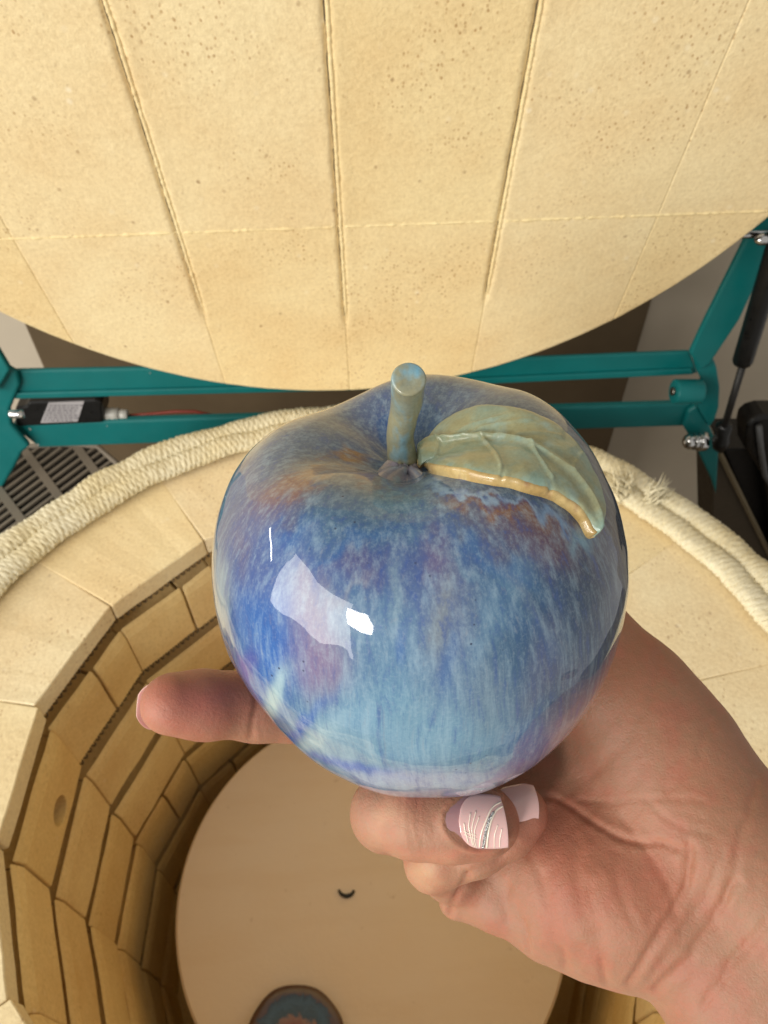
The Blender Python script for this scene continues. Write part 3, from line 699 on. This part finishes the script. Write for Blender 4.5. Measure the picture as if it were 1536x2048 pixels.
n0 = mb.n; mb.add(np.concatenate([ring, R1, R2, R3, [rc + tdir * .0002]]), [(j * 40 + i, j * 40 + (i + 1) % 40, (j + 1) * 40 + (i + 1) % 40, (j + 1) * 40 + i) for j in range(3) for i in range(40)] + [(120 + i, 120 + (i + 1) % 40, 160) for i in range(40)])
stem = mb.build('stem', M_stem, None, True); stem.data.transform(Matrix.Translation(-Vector(apple_c))); stem.parent = apple
me = stem.data; co_ = np.empty(len(me.vertices) * 3); me.vertices.foreach_get('co', co_); co_ = co_.reshape(-1, 3); co_ += .00012 * np.stack([vnoise(co_ * 260, s) for s in (1, 2, 3)], -1) + .00022 * np.stack([vnoise(co_ * 110, s) for s in (4, 5, 6)], -1); me.vertices.foreach_set('co', co_.ravel())
# pool of pale glaze round the stem foot
Pp = []; 
for a in range(48):
    for r in np.linspace(0, 1, 8):
        th = 2 * math.pi * a / 48; q, nq = hit(800 + 44 * r * math.cos(th) * (1 + .15 * math.sin(3 * th)), 938 + 26 * r * math.sin(th))
        Pp.append(q + nq * .0015 * (1 - r ** 2.5) - nq * .0002 * (r > .98))
Fp = [(a * 8 + b, a * 8 + b + 1, ((a + 1) % 48) * 8 + b + 1, ((a + 1) % 48) * 8 + b) for a in range(48) for b in range(7)]
M_pool = stem_glaze('pooled_glaze', S(134, 140, 156), S(142, 134, 146), S(140, 176, 190))
pool = MB().add(Pp, Fp).build('glaze_pool', M_pool, None, True); pool.data.transform(Matrix.Translation(-Vector(apple_c))); pool.parent = apple

# leaf: raised relief; upper outline and lower outline from base to tip
up_ = np.array([(836, 916), (858, 890), (890, 858), (930, 836), (975, 826), (1020, 829), (1070, 845), (1110, 868), (1140, 900), (1165, 938), (1184, 980), (1190, 1025), (1178, 1074)], float)
lo_ = np.array([(836, 930), (862, 942), (900, 950), (940, 958), (985, 966), (1020, 972), (1055, 982), (1085, 990), (1112, 1002), (1136, 1018), (1154, 1036), (1164, 1050), (1176, 1076)], float)
rib = np.array([(840, 920), (866, 900), (895, 892), (930, 889), (965, 890), (1000, 894), (1032, 902), (1065, 920), (1095, 940), (1125, 962), (1150, 990), (1168, 1024), (1177, 1075)], float)
NL_, NW = 130, 70
uu = np.linspace(0, 1, NL_); UPc, LOc, RBc = catmull(up_, uu), catmull(lo_, uu), catmull(rib, uu)
def segd(px, py, poly):
    best = np.full(px.shape, 1e9)
    for a, b in zip(poly[:-1], poly[1:]):
        ab = b - a; t_ = np.clip(((px - a[0]) * ab[0] + (py - a[1]) * ab[1]) / (ab @ ab + 1e-9), 0, 1)
        best = np.minimum(best, np.hypot(px - a[0] - t_ * ab[0], py - a[1] - t_ * ab[1]))
    return best
vvn = np.linspace(-1, 1, NW)
GXp = np.empty((NL_, NW)); GYp = np.empty((NL_, NW))
for k, v in enumerate(vvn):
    tgt = LOc if v < 0 else UPc
    q = RBc + (tgt - RBc) * abs(v); GXp[:, k], GYp[:, k] = q[:, 0], q[:, 1]
edge_n = 1.1 * vnoise(np.stack([uu * 26, uu * 0, uu * 0], -1), 4)
GYp[:, 0] += edge_n; GYp[:, 1] += edge_n * .7; GYp[:, -1] += edge_n * .8; GYp[:, -2] += edge_n * .5
ht = np.full(GXp.shape, .0027)
d = segd(GXp, GYp, RBc[::4]); ht += .0008 * np.exp(-(d / 3.4) ** 2) - .0002 * np.exp(-((d - 11) / 6) ** 2)
side = [[(890, 893), (886, 915), (884, 935)], [(974, 891), (988, 925), (998, 952), (998, 965)], [(1055, 913), (1072, 945), (1088, 975)], [(900, 892), (950, 868), (1030, 845)], [(1003, 896), (1060, 888), (1110, 892)], [(1125, 962), (1140, 935), (1150, 925)], [(940, 889), (985, 870), (1060, 860)]]
for s_i, s in enumerate(side):
    pl = catmull(np.array(s, float), np.linspace(0, 1, 10)); d = segd(GXp, GYp, pl); ht += (.0006 if s_i < 3 else .0003) * np.exp(-(d / 2.8) ** 2)
dl = segd(GXp, GYp, LOc[::3]); notch = np.exp(-((GXp - 1000) / 4) ** 2) + np.exp(-((GXp - 1088) / 4) ** 2); ht -= .0005 * notch * np.exp(-(dl / 9) ** 2)
ht += .00025 * fbm(np.stack([GXp / 40, GYp / 40, GXp * 0], -1), 3, 2)
taper = np.minimum(1, np.minimum(uu / .06 + .35, (1 - uu) / .05 + .55))[:, None]
ht *= taper
ht -= .0006 * (np.abs(vvn)[None, :] ** 10)
Ptop = np.empty((NL_, NW, 3)); Pbot = np.empty((NL_, NW, 3))
for a in range(NL_):
    for b in range(NW):
        q, nq = hit(GXp[a, b], GYp[a, b]); q2, n2 = q, nq
        Ptop[a, b] = q + nq * ht[a, b] ; Pbot[a, b] = q - nq * .0012
# keep the top as one smooth shell
for _ in range(1):
    Ptop[1:-1, 1:-1] = Ptop[1:-1, 1:-1] * .6 + .1 * (Ptop[:-2, 1:-1] + Ptop[2:, 1:-1] + Ptop[1:-1, :-2] + Ptop[1:-1, 2:])
def grid_faces(a, b, off=0, flip=False):
    L = [(off + x * b + y, off + (x + 1) * b + y, off + (x + 1) * b + y + 1, off + x * b + y + 1) for x in range(a - 1) for y in range(b - 1)]
    return [f[::-1] for f in L] if flip else L
leaf = MB().add(Ptop.reshape(-1, 3), grid_faces(NL_, NW)).build('leaf', M_leaf, None, True)
leaf.data.transform(Matrix.Translation(-Vector(apple_c))); leaf.parent = apple
# thick ochre edge of the leaf (bulging skirt down to the apple)
bd = [(x, 0) for x in range(NL_)] + [(NL_ - 1, y) for y in range(1, NW)] + [(x, NW - 1) for x in range(NL_ - 2, -1, -1)] + [(0, y) for y in range(NW - 2, 0, -1)]
T_ = np.array([Ptop[x, y] for x, y in bd]); B_ = np.array([Pbot[x, y] for x, y in bd]); cen = Ptop.reshape(-1, 3).mean(0)
tang = np.roll(T_, -1, 0) - np.roll(T_, 1, 0); outw = np.cross(tang, T_ - B_); outw /= np.linalg.norm(outw, axis=1)[:, None] + 1e-9
sgn = np.sign((outw * (T_ - cen)).sum(1)); outw *= np.where(sgn == 0, 1, sgn)[:, None]
for _ in range(4): outw = (outw + np.roll(outw, 1, 0) + np.roll(outw, -1, 0)) / 3
isl = np.array([1.0 if (y == 0) else .35 for x, y in bd]); 
for _ in range(5): isl = (isl + np.roll(isl, 1) + np.roll(isl, -1)) / 3
dn = -(T_ - B_) / np.linalg.norm(T_ - B_, axis=1)[:, None]
tp = np.ones(len(bd)); 
rows = []
lam = .95 + .06 * vnoise(np.arange(len(bd))[:, None] * np.array([.23, 0, 0]), 6)
for (o_, dz) in ((0, 0), (.35, .05), (.8, .35), (1.0, .9), (1.0, 1.8), (.9, 3.2), (.5, 4.4)):
    rows.append(T_ + outw * (.0007 * o_ * isl * lam)[:, None] + dn * (.001 * dz * .9))
R_ = np.array(rows); m = len(bd)
Fe = [(a * m + b, a * m + (b + 1) % m, (a + 1) * m + (b + 1) % m, (a + 1) * m + b) for a in range(len(rows) - 1) for b in range(m)]
le = MB().add(R_.reshape(-1, 3), Fe).build('leaf_edge', M_leafedge, None, True)
le.data.transform(Matrix.Translation(-Vector(apple_c))); le.parent = leaf

# ================================================================ HAND
def A_(px, py, Zmm): return K(px, py, Zmm / 1000.) * 1000        # mm, camera frame
h0 = 0.8
lo_b = np.array([-75., -150., 132.]); hi_b = np.array([115., 12., 250.])
dims = np.ceil((hi_b - lo_b) / h0).astype(int)
gx = (lo_b[0] + h0 * np.arange(dims[0])).astype(np.float32)[:, None, None]; gy = (lo_b[1] + h0 * np.arange(dims[1])).astype(np.float32)[None, :, None]; gz = (lo_b[2] + h0 * np.arange(dims[2])).astype(np.float32)[None, None, :]
BIG = 40.0
class Fld:                                   # distance field on the grid, primitives evaluated in their own box only
    def __init__(s): s.d = np.full(dims, BIG, np.float32)
    def prim(s, a, b, ra, rb, k, flat=None):
        a, b = np.asarray(a, float), np.asarray(b, float); R = max(ra, rb) + k + 5
        lo = np.maximum(((np.minimum(a, b) - R - lo_b) / h0).astype(int), 0); hi = np.minimum(((np.maximum(a, b) + R - lo_b) / h0).astype(int) + 1, dims)
        if np.any(hi <= lo): return
        sl = tuple(slice(l, h) for l, h in zip(lo, hi)); X, Y, Z = gx[sl[0]], gy[:, sl[1]], gz[:, :, sl[2]]
        ab = b - a; L2 = max(ab @ ab, 1e-6)
        t = np.clip(((X - a[0]) * ab[0] + (Y - a[1]) * ab[1] + (Z - a[2]) * ab[2]) / L2, 0, 1)
        dx, dy, dz = X - a[0] - t * ab[0], Y - a[1] - t * ab[1], Z - a[2] - t * ab[2]
        if flat is not None:
            n_, f = flat; n_ = np.asarray(n_) / np.linalg.norm(n_); c = (dx * n_[0] + dy * n_[1] + dz * n_[2]) * (f - 1)
            dx, dy, dz = dx + c * n_[0], dy + c * n_[1], dz + c * n_[2]
        d = np.sqrt(dx * dx + dy * dy + dz * dz) - (ra + (rb - ra) * t)
        o = s.d[sl]; h = np.clip(.5 + .5 * (o - d) / k, 0, 1); s.d[sl] = (o * (1 - h) + d * h - k * h * (1 - h)).astype(np.float32)
hf = Fld()
def chain(pts, k, k0=None, flat=None):
    for n_, (a, b) in enumerate(zip(pts[:-1], pts[1:])):
        hf.prim(A_(*a[:3]), A_(*b[:3]), a[3], b[3], (k0 if (n_ == 0 and k0) else k), flat)
# forearm and wrist (two bones' width), heel of the hand, thumb base
chain([(1352, 1640, 191, 18), (1440, 1700, 188, 19.5), (1585, 1850, 180, 20), (1900, 2160, 170, 22)], 9)
chain([(1290, 1780, 190, 15.5), (1385, 1870, 186, 16), (1500, 2000, 180, 18), (1800, 2260, 170, 20)], 9)
chain([(1175, 1320, 204, 15), (1240, 1405, 203, 18.0), (1320, 1520, 198, 19.5), (1400, 1640, 192, 19)], 9)
chain([(1050, 1700, 197, 13), (1130, 1750, 193, 17.0), (1230, 1790, 190, 17.5), (1320, 1800, 190, 16)], 9)
chain([(1000, 1450, 218, 13), (1150, 1520, 212, 16), (1300, 1640, 200, 18)], 10)
chain([(960, 1600, 212, 12), (1100, 1640, 206, 15), (1250, 1700, 198, 17)], 10)
chain([(960, 1330, 226, 12), (1150, 1420, 216, 14)], 10)
# thumb, up the far side of the apple
chain([(1180, 1300, 208, 13), (1150, 1180, 220, 10.5), (1080, 1060, 222, 9.5), (1000, 960, 218, 8.2)], 2.5, 6)
# index finger, behind the apple
chain([(960, 1310, 226, 10), (760, 1180, 232, 9), (640, 1080, 222, 8), (610, 1010, 205, 7.2)], 2.5, 6)
# middle finger, reaching out to the left
chain([(980, 1470, 216, 11), (720, 1425, 205, 9.4), (640, 1418, 200, 9.4), (515, 1412, 193, 8.9), (400, 1407, 184, 8.15), (345, 1407, 180, 7.5)], 2.0, 6)
hf.prim(A_(420, 1425, 184), A_(370, 1420, 180), 6.4, 5.4, 2.5)
# ring finger folded under the apple: back along itself, nail up
chain([(985, 1610, 205, 10.5), (800, 1630, 194, 9.4), (775, 1625, 180, 8.8), (772, 1622, 172, 8.2)], 2.5, 5)
chain([(772, 1624, 171, 8.0), (830, 1637, 167, 8.5), (900, 1642, 166, 8.6), (955, 1642, 167, 8.0), (975, 1642, 168, 7.2)], 1.8)
# little finger folded beneath it
chain([(1010, 1745, 200, 9.5), (905, 1740, 192, 8.0), (868, 1722, 184, 7.2), (880, 1712, 179, 6.8)], 1.6, 3)
chain([(870, 1722, 182, 7.0), (950, 1690, 178, 7.2), (1010, 1655, 178, 7.0), (1040, 1625, 179, 6.6)], 1.4)
chain([(915, 1800, 196, 5.2), (960, 1790, 196, 7), (1040, 1790, 194, 9)], 2.5)
for (x, y, z, r) in ((1000, 1800, 192, 8), (1085, 1838, 190, 9.5), (1165, 1868, 188, 9.5), (1240, 1890, 187, 9.5)):
    hf.prim(A_(x, y, z), A_(x + 8, y + 5, z), r, r, 3.5)
# the apple presses into the skin
dA = np.sqrt((gx - AC[0] * 1000) ** 2 + (gy - AC[1] * 1000) ** 2 + (gz - AC[2] * 1000) ** 2).astype(np.float32)
from mathutils.kdtree import KDTree
# exact apple distance near its surface: sphere radius per direction from the mesh (coarse table)
tabn = 48
dirs = P3[::6, ::4].reshape(-1, 3); rads = np.linalg.norm(dirs, axis=1); dirs = dirs / rads[:, None]
near = np.argwhere((dA < 62) & (dA > 20) & (hf.d < 6))
Pn = np.stack([gx[near[:, 0], 0, 0], gy[0, near[:, 1], 0], gz[0, 0, near[:, 2]]], -1) - AC * 1000
dn_ = np.linalg.norm(Pn, axis=1); un = Pn / dn_[:, None]
kd = KDTree(len(dirs))
for q, v in enumerate(dirs): kd.insert(v, q)
kd.balance()
# table over the octahedral-ish lat/long grid for speed
la_n, lo_n = 90, 180; table = np.empty((la_n, lo_n))
for a in range(la_n):
    for b in range(lo_n):
        th, ph = math.pi * (a + .5) / la_n, 2 * math.pi * (b + .5) / lo_n
        v = (math.sin(th) * math.cos(ph), math.sin(th) * math.sin(ph), math.cos(th)); _, q, _ = kd.find(v); table[a, b] = rads[q] * AR * 1000
ti = np.clip((np.arccos(np.clip(un[:, 2], -1, 1)) / math.pi * la_n).astype(int), 0, la_n - 1); tj = ((np.arctan2(un[:, 1], un[:, 0]) % (2 * math.pi)) / (2 * math.pi) * lo_n).astype(int) % lo_n
ds = dn_ - table[ti, tj] - .25
old = hf.d[near[:, 0], near[:, 1], near[:, 2]]
a_ = old; b_ = -ds; kq = 1.5; hq = np.clip(.5 - .5 * (a_ - b_) / kq, 0, 1)
hf.d[near[:, 0], near[:, 1], near[:, 2]] = a_ * (1 - hq) + b_ * hq + kq * hq * (1 - hq)
hf.d[dA <= 20] = BIG

def surface_nets(D, lo, h):
    nx, ny, nz = D.shape; ins = D < 0
    cell = np.zeros((nx - 1, ny - 1, nz - 1), np.int8)
    for dx in (0, 1):
        for dy in (0, 1):
            for dz in (0, 1): cell += ins[dx:nx - 1 + dx, dy:ny - 1 + dy, dz:nz - 1 + dz]
    act = (cell > 0) & (cell < 8); idx = -np.ones(cell.shape, np.int64); C = np.argwhere(act); idx[act] = np.arange(len(C))
    acc = np.zeros((len(C), 3)); cnt = np.zeros(len(C)); cor = [(dx, dy, dz) for dx in (0, 1) for dy in (0, 1) for dz in (0, 1)]
    for p in cor:
        for axs in range(3):
            if p[axs]: continue
            q = list(p); q[axs] = 1
            v0 = D[C[:, 0] + p[0], C[:, 1] + p[1], C[:, 2] + p[2]]; v1 = D[C[:, 0] + q[0], C[:, 1] + q[1], C[:, 2] + q[2]]
            m = (v0 < 0) != (v1 < 0); t = np.where(m, v0 / np.where(m, v0 - v1, 1), 0)
            pt = np.array(p, float)[None] + 0; pt = np.repeat(pt, len(C), 0); pt[:, axs] = t; acc += pt * m[:, None]; cnt += m
    V = (C + acc / cnt[:, None]) * h + lo
    Fs = []
    for axs in range(3):
        s0 = [slice(0, n) for n in D.shape]; s1 = [slice(0, n) for n in D.shape]; s0[axs] = slice(0, D.shape[axs] - 1); s1[axs] = slice(1, D.shape[axs])
        a, b = ins[tuple(s0)], ins[tuple(s1)]; E = np.argwhere(a != b); o1, o2 = [x for x in range(3) if x != axs]
        E = E[(E[:, o1] > 0) & (E[:, o2] > 0) & (E[:, o1] < D.shape[o1] - 1) & (E[:, o2] < D.shape[o2] - 1)]
        fl = a[E[:, 0], E[:, 1], E[:, 2]]
        def g(d1, d2): q = E.copy(); q[:, o1] -= d1; q[:, o2] -= d2; return idx[q[:, 0], q[:, 1], q[:, 2]]
        Q = np.stack([g(0, 0), g(1, 0), g(1, 1), g(0, 1)], -1)
        if axs == 1: fl = ~fl
        Q[~fl] = Q[~fl][:, ::-1]; Fs.append(Q)
    return V, np.concatenate(Fs)
HV, HF = surface_nets(hf.d, lo_b, h0)
# relax a little, then vertex normals
def vnorm(V, Fc):
    n_ = np.cross(V[Fc[:, 2]] - V[Fc[:, 0]], V[Fc[:, 3]] - V[Fc[:, 1]]); N = np.zeros_like(V)
    for c in range(4): np.add.at(N, Fc[:, c], n_)
    return N / (np.linalg.norm(N, axis=1)[:, None] + 1e-9)
for _ in range(3):
    A = np.zeros_like(HV); c_ = np.zeros(len(HV))
    for a, b in ((0, 1), (1, 2), (2, 3), (3, 0)):
        np.add.at(A, HF[:, a], HV[HF[:, b]]); np.add.at(c_, HF[:, a], 1); np.add.at(A, HF[:, b], HV[HF[:, a]]); np.add.at(c_, HF[:, b], 1)
    HV = HV * .45 + .55 * A / c_[:, None]
HN = vnorm(HV, HF)
hpx = 768 + F * HV[:, 0] / HV[:, 2]; hpy = 1024 - F * HV[:, 1] / HV[:, 2]
facing = np.clip(-(HN * HV).sum(1) / np.linalg.norm(HV, axis=1) * 2, 0, 1)
# skin folds: polyline (photo px), depth mm, half width px
folds = [([(1085, 1590), (1120, 1602), (1170, 1634), (1237, 1673), (1300, 1690), (1365, 1700)], 1.0, 6), ([(1160, 1600), (1237, 1606), (1321, 1595), (1405, 1600)], .4, 6),
 ([(1385, 1700), (1377, 1730), (1365, 1790), (1310, 1868), (1255, 1965)], 1.5, 8), ([(1470, 1760), (1440, 1815), (1405, 1868), (1318, 1985)], 1.1, 8), ([(1510, 1560), (1483, 1667), (1449, 1800)], .7, 8),
 ([(1530, 1840), (1450, 1935), (1400, 2010)], .7, 9), ([(1400, 1640), (1350, 1760), (1290, 1830)], .5, 9), ([(1090, 1760), (1108, 1850), (1118, 1890), (1126, 1945)], .5, 14), ([(1180, 1780), (1195, 1860), (1203, 1915), (1206, 1965)], .6, 14), ([(1122, 1900), (1126, 1945)], .9, 6), ([(1204, 1925), (1207, 1965)], .9, 6),
 ([(1042, 1840), (1050, 1870), (1052, 1900)], .8, 6), ([(1014, 1768), (1008, 1800), (1009, 1834)], .5, 6), ([(1150, 1680), (1160, 1800), (1180, 1860)], .5, 12), ([(936, 1750), (922, 1790), (897, 1832)], 1.6, 6),
 ([(936, 1747), (992, 1725), (1037, 1692)], .8, 5), ([(514, 1360), (512, 1420), (505, 1462), (500, 1480)], .9, 6), ([(526, 1370), (522, 1460)], .3, 5), ([(1330, 1300), (1290, 1420), (1180, 1560)], .4, 12),
 ([(1420, 1450), (1390, 1520), (1330, 1580)], .5, 9), ([(1250, 1640), (1330, 1760), (1350, 1830)], .35, 7), ([(1230, 1700), (1240, 1790), (1270, 1850)], .35, 8), ([(1490, 1900), (1440, 1960)], .5, 6), ([(1340, 1900), (1300, 1960)], .6, 6),
 ([(1440, 1700), (1410, 1790), (1360, 1860)], .5, 6), ([(1290, 1600), (1350, 1650), (1420, 1670)], .3, 6), ([(745, 1575), (722, 1600), (716, 1640), (730, 1690)], .25, 4), ([(838, 1582), (832, 1640), (842, 1700)], .35, 4), ([(822, 1590), (816, 1645), (826, 1700)], .3, 4), ([(806, 1600), (800, 1650)], .25, 4), ([(640, 1350), (636, 1470)], .4, 6), ([(1060, 1705), (1085, 1760), (1090, 1810)], .4, 9)]
disp = np.zeros(len(HV))
wob1 = fbm(np.stack([hpx / 60, hpy / 60, hpx * 0], -1), 2, 4) * 7
for pl, dep, wd_ in folds:
    pl = np.array(pl, float); sm = catmull(pl, np.linspace(0, 1, 12)) if len(pl) > 2 else pl
    box = (hpx > pl[:, 0].min() - 60) & (hpx < pl[:, 0].max() + 60) & (hpy > pl[:, 1].min() - 60) & (hpy < pl[:, 1].max() + 60)
    d = segd(hpx[box] + wob1[box], hpy[box] + wob1[box], sm)
    disp[box] += .58 * (-dep * np.exp(-(d / wd_) ** 2) + dep * .12 * np.exp(-((d - wd_ * 2.4) / (wd_ * 1.1)) ** 2)) * facing[box]
# fine, long wrinkles across the wrist and palm
wr = (hpx > 1080) & (hpy > 1450)
q = np.stack([(hpx * .75 + hpy * .66) / 26, (hpx * -.66 + hpy * .75) / 110, hpx * 0], -1)
disp += wr * .12 * fbm(q, 3, 12) * facing + .06 * fbm(HV / 2.2, 2, 3) + .3 * fbm(HV / 16, 2, 6)
# nail seat on the ring finger
seat = np.hypot((hpx - 958) / 66, (hpy - 1641) / 53)
isr = (HV[:, 2] < 171) & (facing > .2)
disp += isr * (-.45 * np.clip(1.25 - seat * 1.15, 0, 1) + .75 * np.exp(-((seat - 1.12) / .09) ** 2) * (hpx < 1005))
HV = HV + HN * disp[:, None]
# skin pigment: redder pads, creases and palm
skin = np.empty((len(HV), 3)); skin[:] = lin((190, 144, 116))
def blob(x, y, sx, sy, c, st):
    global skin
    g = np.exp(-(((hpx + wob1 * 3 - x) / sx) ** 2 + ((hpy + wob1 * 3 - y) / sy) ** 2)) * st; skin = skin + (lin(c) - skin) * g[:, None]
for bl in ((400, 1390, 130, 60, (206, 120, 104), .8), (330, 1440, 60, 40, (224, 150, 128), .5), (560, 1400, 60, 60, (178, 120, 104), .5), (1180, 1740, 110, 110, (206, 128, 98), .65), (1120, 1640, 90, 60, (200, 120, 96), .5), (1350, 1620, 130, 130, (196, 144, 112), .5),
           (1320, 1780, 60, 80, (208, 126, 98), .5), (840, 1600, 60, 40, (226, 150, 122), .6), (770, 1640, 60, 50, (232, 186, 152), .7), (900, 1710, 90, 20, (226, 150, 126), .6), (860, 1750, 50, 40, (232, 192, 152), .7), (1080, 1650, 40, 50, (220, 150, 130), .5), (1480, 1850, 80, 140, (196, 156, 124), .5), (1260, 1340, 80, 120, (190, 130, 98), .5)):
    blob(*bl)
mott = fbm(HV / 7, 3, 40)[:, None]; skin = skin + (lin((198, 122, 100)) - skin) * np.clip(mott * .6, 0, .4)
skin *= np.array([.65, .62, .61])
crease = np.clip(-disp - .15, 0, 1)[:, None]; skin = skin + (lin((176, 100, 74)) - skin) * crease * .35
t = NT('skin'); at = t.n('ShaderNodeAttribute', attribute_name='skin'); co = t.obj()
c = t.mix(t.ramp(t.noise(co, 500, 4, .7), [(.35, (.35,) * 3), (.6, BW)]), at.outputs['Color'], t.mix(.5, at.outputs['Color'], S(196, 112, 92)))
t.l(c, t.b.inputs['Base Color']); t.b.inputs['Subsurface Weight'].default_value = .35; t.b.inputs['Subsurface Radius'].default_value = (1, .35, .2); t.b.inputs['Subsurface Scale'].default_value = .0028
t.b.inputs['Roughness'].default_value = .48; t.b.inputs['Specular IOR Level'].default_value = .38
nb = t.bump(t.noise(co, 700, 6, .75), .4, .0006); vo = t.n('ShaderNodeTexVoronoi', feature='DISTANCE_TO_EDGE'); vo.inputs['Scale'].default_value = 900; t.l(co, vo.inputs['Vector'])
nb = t.bump(t.ramp(vo.outputs['Distance'], [(0, BW), (.2, WH)]), .12, .0003, nb); t.l(nb, t.b.inputs['Normal']); M_skin = t.m
hc = cam2w(A_(1200, 1650, 195) / 1000)
hand = mk('hand', cam2w(HV / 1000) - hc, HF[:, ::1], M_skin, None, True); hand.location = hc
at_ = hand.data.attributes.new('skin', 'FLOAT_COLOR', 'POINT'); at_.data.foreach_set('color', np.concatenate([np.clip(skin, 0, 1), np.ones((len(skin), 1))], 1).astype(np.float32).ravel())
tag(hand, 'bare upturned hand with two fingers folded and one reaching left under the apple', 'hand')

# nails
def nail(base, tip, wpx, Zb, Zt, out, mat, tipslant=0, L0=0, h=.3, curv=.5, name='nail', basefrac=.35, tipround=0):
    """a curved plate between two photo points; out = outward normal (camera frame)"""
    a = K(*base, Zb); b = K(*tip, Zt); d = b - a; L = np.linalg.norm(d); d /= L; o = np.array(out, float); o -= d * (o @ d); o /= np.linalg.norm(o); s = np.cross(d, o)
    W = wpx * .5 * (Zb + Zt) / 2 / F; NU, NV = 26, 22
    def surf(u_, v_, off=0.):
        wdt = W * (math.sqrt(max(1 - (1 - min(u_ / basefrac, 1)) ** 2, 0.0)) * .97 + .03) * math.sqrt(max(1 - tipround * max(0, (u_ - .7) / .3) ** 2, 0))
        Lu = u_ * L + tipslant * v_ * L * max(0, u_ - .5) * 2
        return a + d * Lu + s * (v_ * wdt) - o * (curv * (v_ * wdt) ** 2 / W) - o * (.10 * L * (u_ - .5) ** 2) + o * (h * .001 + off)
    T = [surf(i / NU, -1 + 2 * j / NV) for i in range(NU + 1) for j in range(NV + 1)]
    B = [surf(i / NU, -1 + 2 * j / NV, -.00045) for i in range(NU + 1) for j in range(NV + 1)]
    V = np.array(T + B); n1, n2 = NU + 1, NV + 1; m = n1 * n2
    Fc = grid_faces(n1, n2) + grid_faces(n1, n2, m, True)
    bd = [i * n2 for i in range(n1)] + [(n1 - 1) * n2 + j for j in range(1, n2)] + [i * n2 + n2 - 1 for i in range(n1 - 2, -1, -1)] + [j for j in range(n2 - 2, 0, -1)]
    Fc += [(bd[i], bd[(i + 1) % len(bd)], bd[(i + 1) % len(bd)] + m, bd[i] + m) for i in range(len(bd))]
    ob = MB().add(cam2w(V) - hc, Fc).build(name, mat, None, True); ob.parent = hand; bevel(ob, .0001, 2, 60)
    return ob, surf
def nailmat(name, c, sss=.2, split=None):
    t = NT(name); t.b.inputs['Base Color'].default_value = c; t.b.inputs['Roughness'].default_value = .16; t.b.inputs['Coat Weight'].default_value = .8; t.b.inputs['Coat Roughness'].default_value = .06
    t.b.inputs['Subsurface Weight'].default_value = sss; t.b.inputs['Subsurface Scale'].default_value = .001; t.b.inputs['Subsurface Radius'].default_value = (1, .4, .3); return t.m
M_gel = nailmat('pink_gel', S(226, 184, 180)); M_bare = nailmat('bare_nail', S(168, 126, 128)); M_line = nailmat('white_line', S(244, 232, 214), 0)
t = NT('silver_glitter'); vo = t.n('ShaderNodeTexVoronoi'); vo.inputs['Scale'].default_value = 4500; t.l(t.obj(), vo.inputs['Vector'])
t.l(t.ramp(vo.outputs['Distance'], [(0, WH), (.8, (.3,) * 3)]), t.b.inputs['Base Color']); t.b.inputs['Metallic'].default_value = .9; t.b.inputs['Roughness'].default_value = .2
nm = t.n('ShaderNodeBump'); nm.inputs['Strength'].default_value = .8; nm.inputs['Distance'].default_value = .0003; t.l(vo.outputs['Distance'], nm.inputs['Height']); t.l(nm.outputs[0], t.b.inputs['Normal']); M_glit = t.m
zf = .166 - .0083
nl, sf = nail((889, 1642), (1011, 1644), 104, zf, zf + .0010, (-.05, .36, -1), M_bare, tipslant=-.07, h=.58, curv=.44, basefrac=.5, tipround=.12)
tag(nl, 'short square nail with a grown-out pink gel coat, white lines and a silver arc')
# gel coat, a slightly thicker plate starting above the half-moon
gel, sg = nail((917, 1642), (1012, 1644), 101, zf, zf + .0010, (-.05, .36, -1), M_gel, tipslant=-.07, h=.82, curv=.44, name='gel_coat', basefrac=.45, tipround=.12)
gel.parent = nl
def stripe(name, pts, r, mat):
    P = catmull(np.array(pts, float), np.linspace(0, 1, 24)); Q = [sg(p[0], -p[1], .00004) for p in P]
    ob = MB().tube(cam2w(np.array(Q)) - hc, r, 6).build(name, mat, None, True); ob.parent = nl
for pl, r in (([(.10, .1), (.13, .5), (.22, .93)], .00011), ([(.24, -.35), (.20, .2), (.25, .6), (.32, .95)], .0001), ([(.36, -.4), (.27, .2), (.30, .7), (.36, .97)], .0001), ([(.42, -.2), (.33, .3), (.34, .7), (.40, .97)], .00009), ([(.98, -.78), (.72, -.5), (.55, 0), (.46, .5), (.46, .97)], .00016), ([(.99, -.62), (.80, -.4), (.66, 0), (.60, .5), (.60, .97)], .00022), ([(.80, .1), (.73, .5), (.74, .97)], .00009), ([(.88, .25), (.84, .6), (.84, .95)], .00009), ([(.10, .55), (.25, .5), (.36, .52)], .00009), ([(.12, .68), (.28, .64), (.38, .66)], .00009)):
    stripe('white_line', pl, r, M_line)
stripe('glitter_arc', [(.74, -.35), (.62, -.05), (.55, .4), (.53, .97)], .00034, M_glit)
zp = .1785 - .0068
nl2, _ = nail((1000, 1622), (1076, 1606), 84, zp - .0003, zp + .0022, (.05, .40, -1), M_gel, tipslant=.05, h=.62, curv=.55, tipround=.35)
tag(nl2, 'plain pink nail half hidden behind the folded fingertip')
nl3, _ = nail((380, 1402), (272, 1409), 94, .1890, .1815, (-.1, 0, 1), M_gel, h=-.2, curv=.3, basefrac=.3, tipround=.8)
